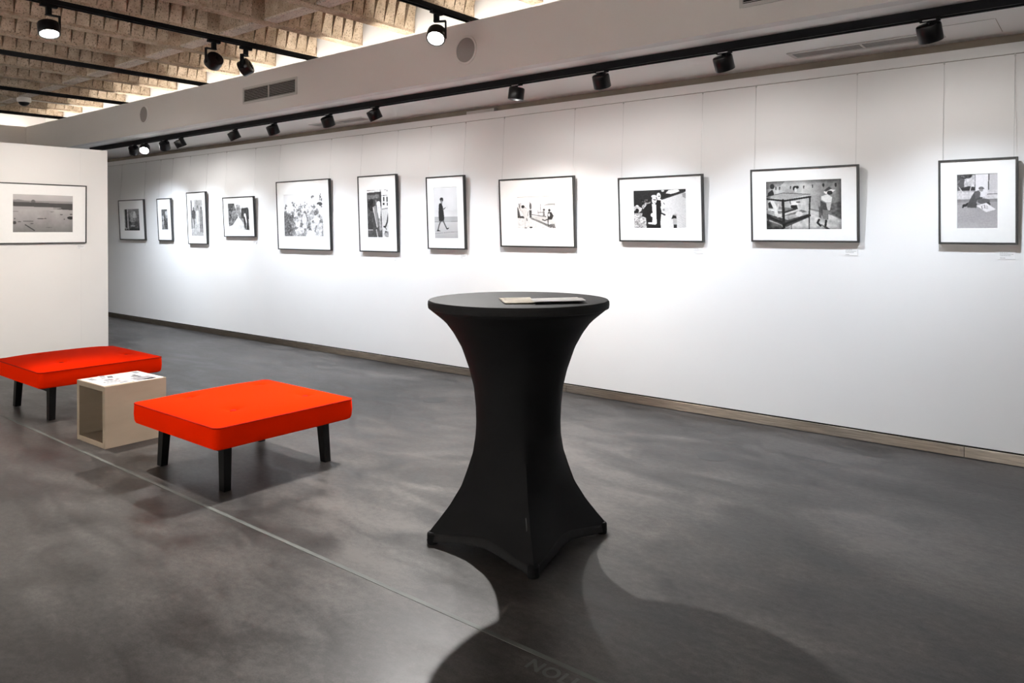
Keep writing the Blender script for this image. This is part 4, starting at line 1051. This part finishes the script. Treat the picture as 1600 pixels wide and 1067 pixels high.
def slot_vent(label, x0, x1, y0, y1):
    t = thing('ceiling_vent', label, 'vent', ((x0 + x1) / 2, (y0 + y1) / 2, SOFFIT_Z - 0.008), group='slot vents in the soffit')
    w, h = x1 - x0, y1 - y0; b_ = 0.026
    M = Matrix.Rotation(math.pi / 2, 4, 'X')
    bm = bmesh.new(); ring(bm, w, h, b_, 0, 0.0075)
    for v in bm.verts: v.co = Vector((v.co.x - w / 2, v.co.z - h / 2, v.co.y))
    obj('frame', bm, 'vent_white', t, bevel=0.0015)
    box_obj('recess_shade', (-w / 2 + b_, w / 2 - b_, -h / 2 + b_, h / 2 - b_, 0.0062, 0.0076), 'gap_wall', t)  # thin sheet under the soffit, coloured dark to stand for shade in the slots
    for k in range(6):
        yy = -h / 2 + b_ + (h - 2 * b_) * (k + 0.5) / 6
        box_obj('slat', (-w / 2 + b_, w / 2 - b_, yy - 0.006, yy + 0.004, 0.002, 0.006), 'vent_grey_slat', t)
    box_obj('divider', (-0.006, 0.006, -h / 2 + b_, h / 2 - b_, -0.001, 0.005), 'vent_white', t)
slot_vent('long slot vent in the white soffit at top right', -1.697, -0.79, 5.035, 5.217)
slot_vent('slot vent in the soffit behind the middle spotlights', -6.99, -6.08, 5.055, 5.225)
t = thing('access_panel', 'thin square access hatch in the white soffit at far right', 'hatch', (-0.69, 5.12, SOFFIT_Z - 0.0012))
bm = bmesh.new(); add_box(bm, -0.09, 0.180, -0.173, 0.173, -0.0004, 0.0008); obj('hatch_lid', bm, 'soffit_paint', t)
bm = bmesh.new()
for d_ in ((0.1803, 0.1830, -0.176, 0.176), (-0.09, 0.1803, -0.176, -0.1733), (-0.09, 0.1803, 0.1733, 0.176)): add_box(bm, *d_, 0.0002, 0.0010)
obj('hatch_gap', bm, 'gap_wall', t)

def speaker(label, x, z, r):
    t = thing('flush_speaker', label, 'speaker', (x, FASCIA_Y - 0.0065, z), (math.pi / 2, 0, 0), 'round speakers flush in the fascia')
    bm = bmesh.new(); add_lathe(bm, [(r + 0.018, -0.006), (r + 0.018, -0.002), (r + 0.014, 0.0), (r + 0.001, 0.0), (r, -0.004)], 48, None, True, False); obj('rim', bm, 'fascia_paint', t, smooth=True)
    bm = bmesh.new(); add_lathe(bm, [(r, -0.0045), (r, -0.003), (r * 0.5, -0.0022), (0.002, -0.002)], 48); obj('cloth_disc', bm, 'speaker_cloth', t, smooth=True)
speaker('round grey speaker flush in the fascia, right of the dazzling spotlight', -3.873, 2.803, 0.094)
speaker('round grey speaker flush in the fascia, left above the clustered spotlights', -9.16, 2.826, 0.094)

# dome camera under the cross rib
t = thing('dome_camera', 'white dome security camera with black bubble under the concrete ceiling', 'camera', (-11.30, 3.66, BEAM_Z - 0.105))
bm = bmesh.new(); add_lathe(bm, [(0.082, 0.112), (0.084, 0.075), (0.080, 0.058), (0.068, 0.052)], 32, None, True, False); obj('base', bm, 'dome_white', t, smooth=True)
bm = bmesh.new(); add_lathe(bm, [(0.066 * math.cos(q), 0.060 - 0.060 * math.sin(q)) for q in [k * math.pi / 2 / 9 for k in range(9)]] + [(0.002, 0.0)], 32); obj('bubble', bm, 'black_gloss', t, smooth=True)
bm = bmesh.new(); add_lathe(bm, [(0.069, 0.050), (0.0715, 0.054), (0.0715, 0.060), (0.068, 0.062)], 32, None, False, False); obj('trim_ring', bm, 'dome_white', t, smooth=True)
bm = bmesh.new(); add_tube(bm, [(0.0, 0.083, 0.09), (-0.02, 0.12, 0.094), (-0.02, 0.8, 0.094)], 0.009, 8); obj('cable_conduit', bm, 'cable_white', t, smooth=True)

# small grey box on the rail
t = thing('cable_box', 'small flat grey box lying in the gap above the picture rail', 'junction box', (-4.705, WALL_Y + 0.025, 2.5405))
box_obj('body', (-0.175, 0.175, -0.03, 0.02, 0, 0.028), 'vent_slat', t, bevel=0.002)
box_obj('lid_seam', (-0.174, 0.174, -0.0305, -0.0300, 0.013, 0.0145), 'gap_wall', t)

# ------------------------------------------------------------------ floor details
for x, y, lab in ((-4.387, 4.421, 'round dark patch flush in the floor left of the cocktail table'),
                  (-1.93, 4.405, 'round dark patch flush in the floor right of the cocktail table'),
                  (-10.04, 4.61, 'round dark patch flush in the floor beyond the far bench')):
    t = thing('floor_outlet', lab, 'floor outlet', (x, y, 0.0), group='round covers in the floor')
    bm = bmesh.new(); add_lathe(bm, [(0.093, 0.0002), (0.093, 0.0008), (0.002, 0.0009)], 40); obj('cover', bm, 'floor_disc', t)
    bm = bmesh.new(); add_lathe(bm, [(0.0965, 0.0002), (0.0965, 0.0006), (0.0932, 0.0007), (0.0932, 0.0002)], 40, None, False, False); obj('ring', bm, 'floor_disc', t)

cu = bpy.data.curves.new('lettering', 'FONT'); cu.body = 'NOLL'; cu.size = 0.075; cu.space_character = 1.1; cu.extrude = 0.0; cu.offset = 0.0025
tmp = bpy.data.objects.new('tmp', cu); COL.objects.link(tmp)
dg = bpy.context.evaluated_depsgraph_get()
me = bpy.data.meshes.new_from_object(tmp.evaluated_get(dg)); bpy.data.objects.remove(tmp)
me.materials.clear(); me.materials.append(MATS['floor_ink'])
lo = link('floor_lettering', me); lo.location = (-1.475, 1.893, 0.0008)
tag(lo, 'faint pale letters printed on the floor beside the joint strip', 'lettering')
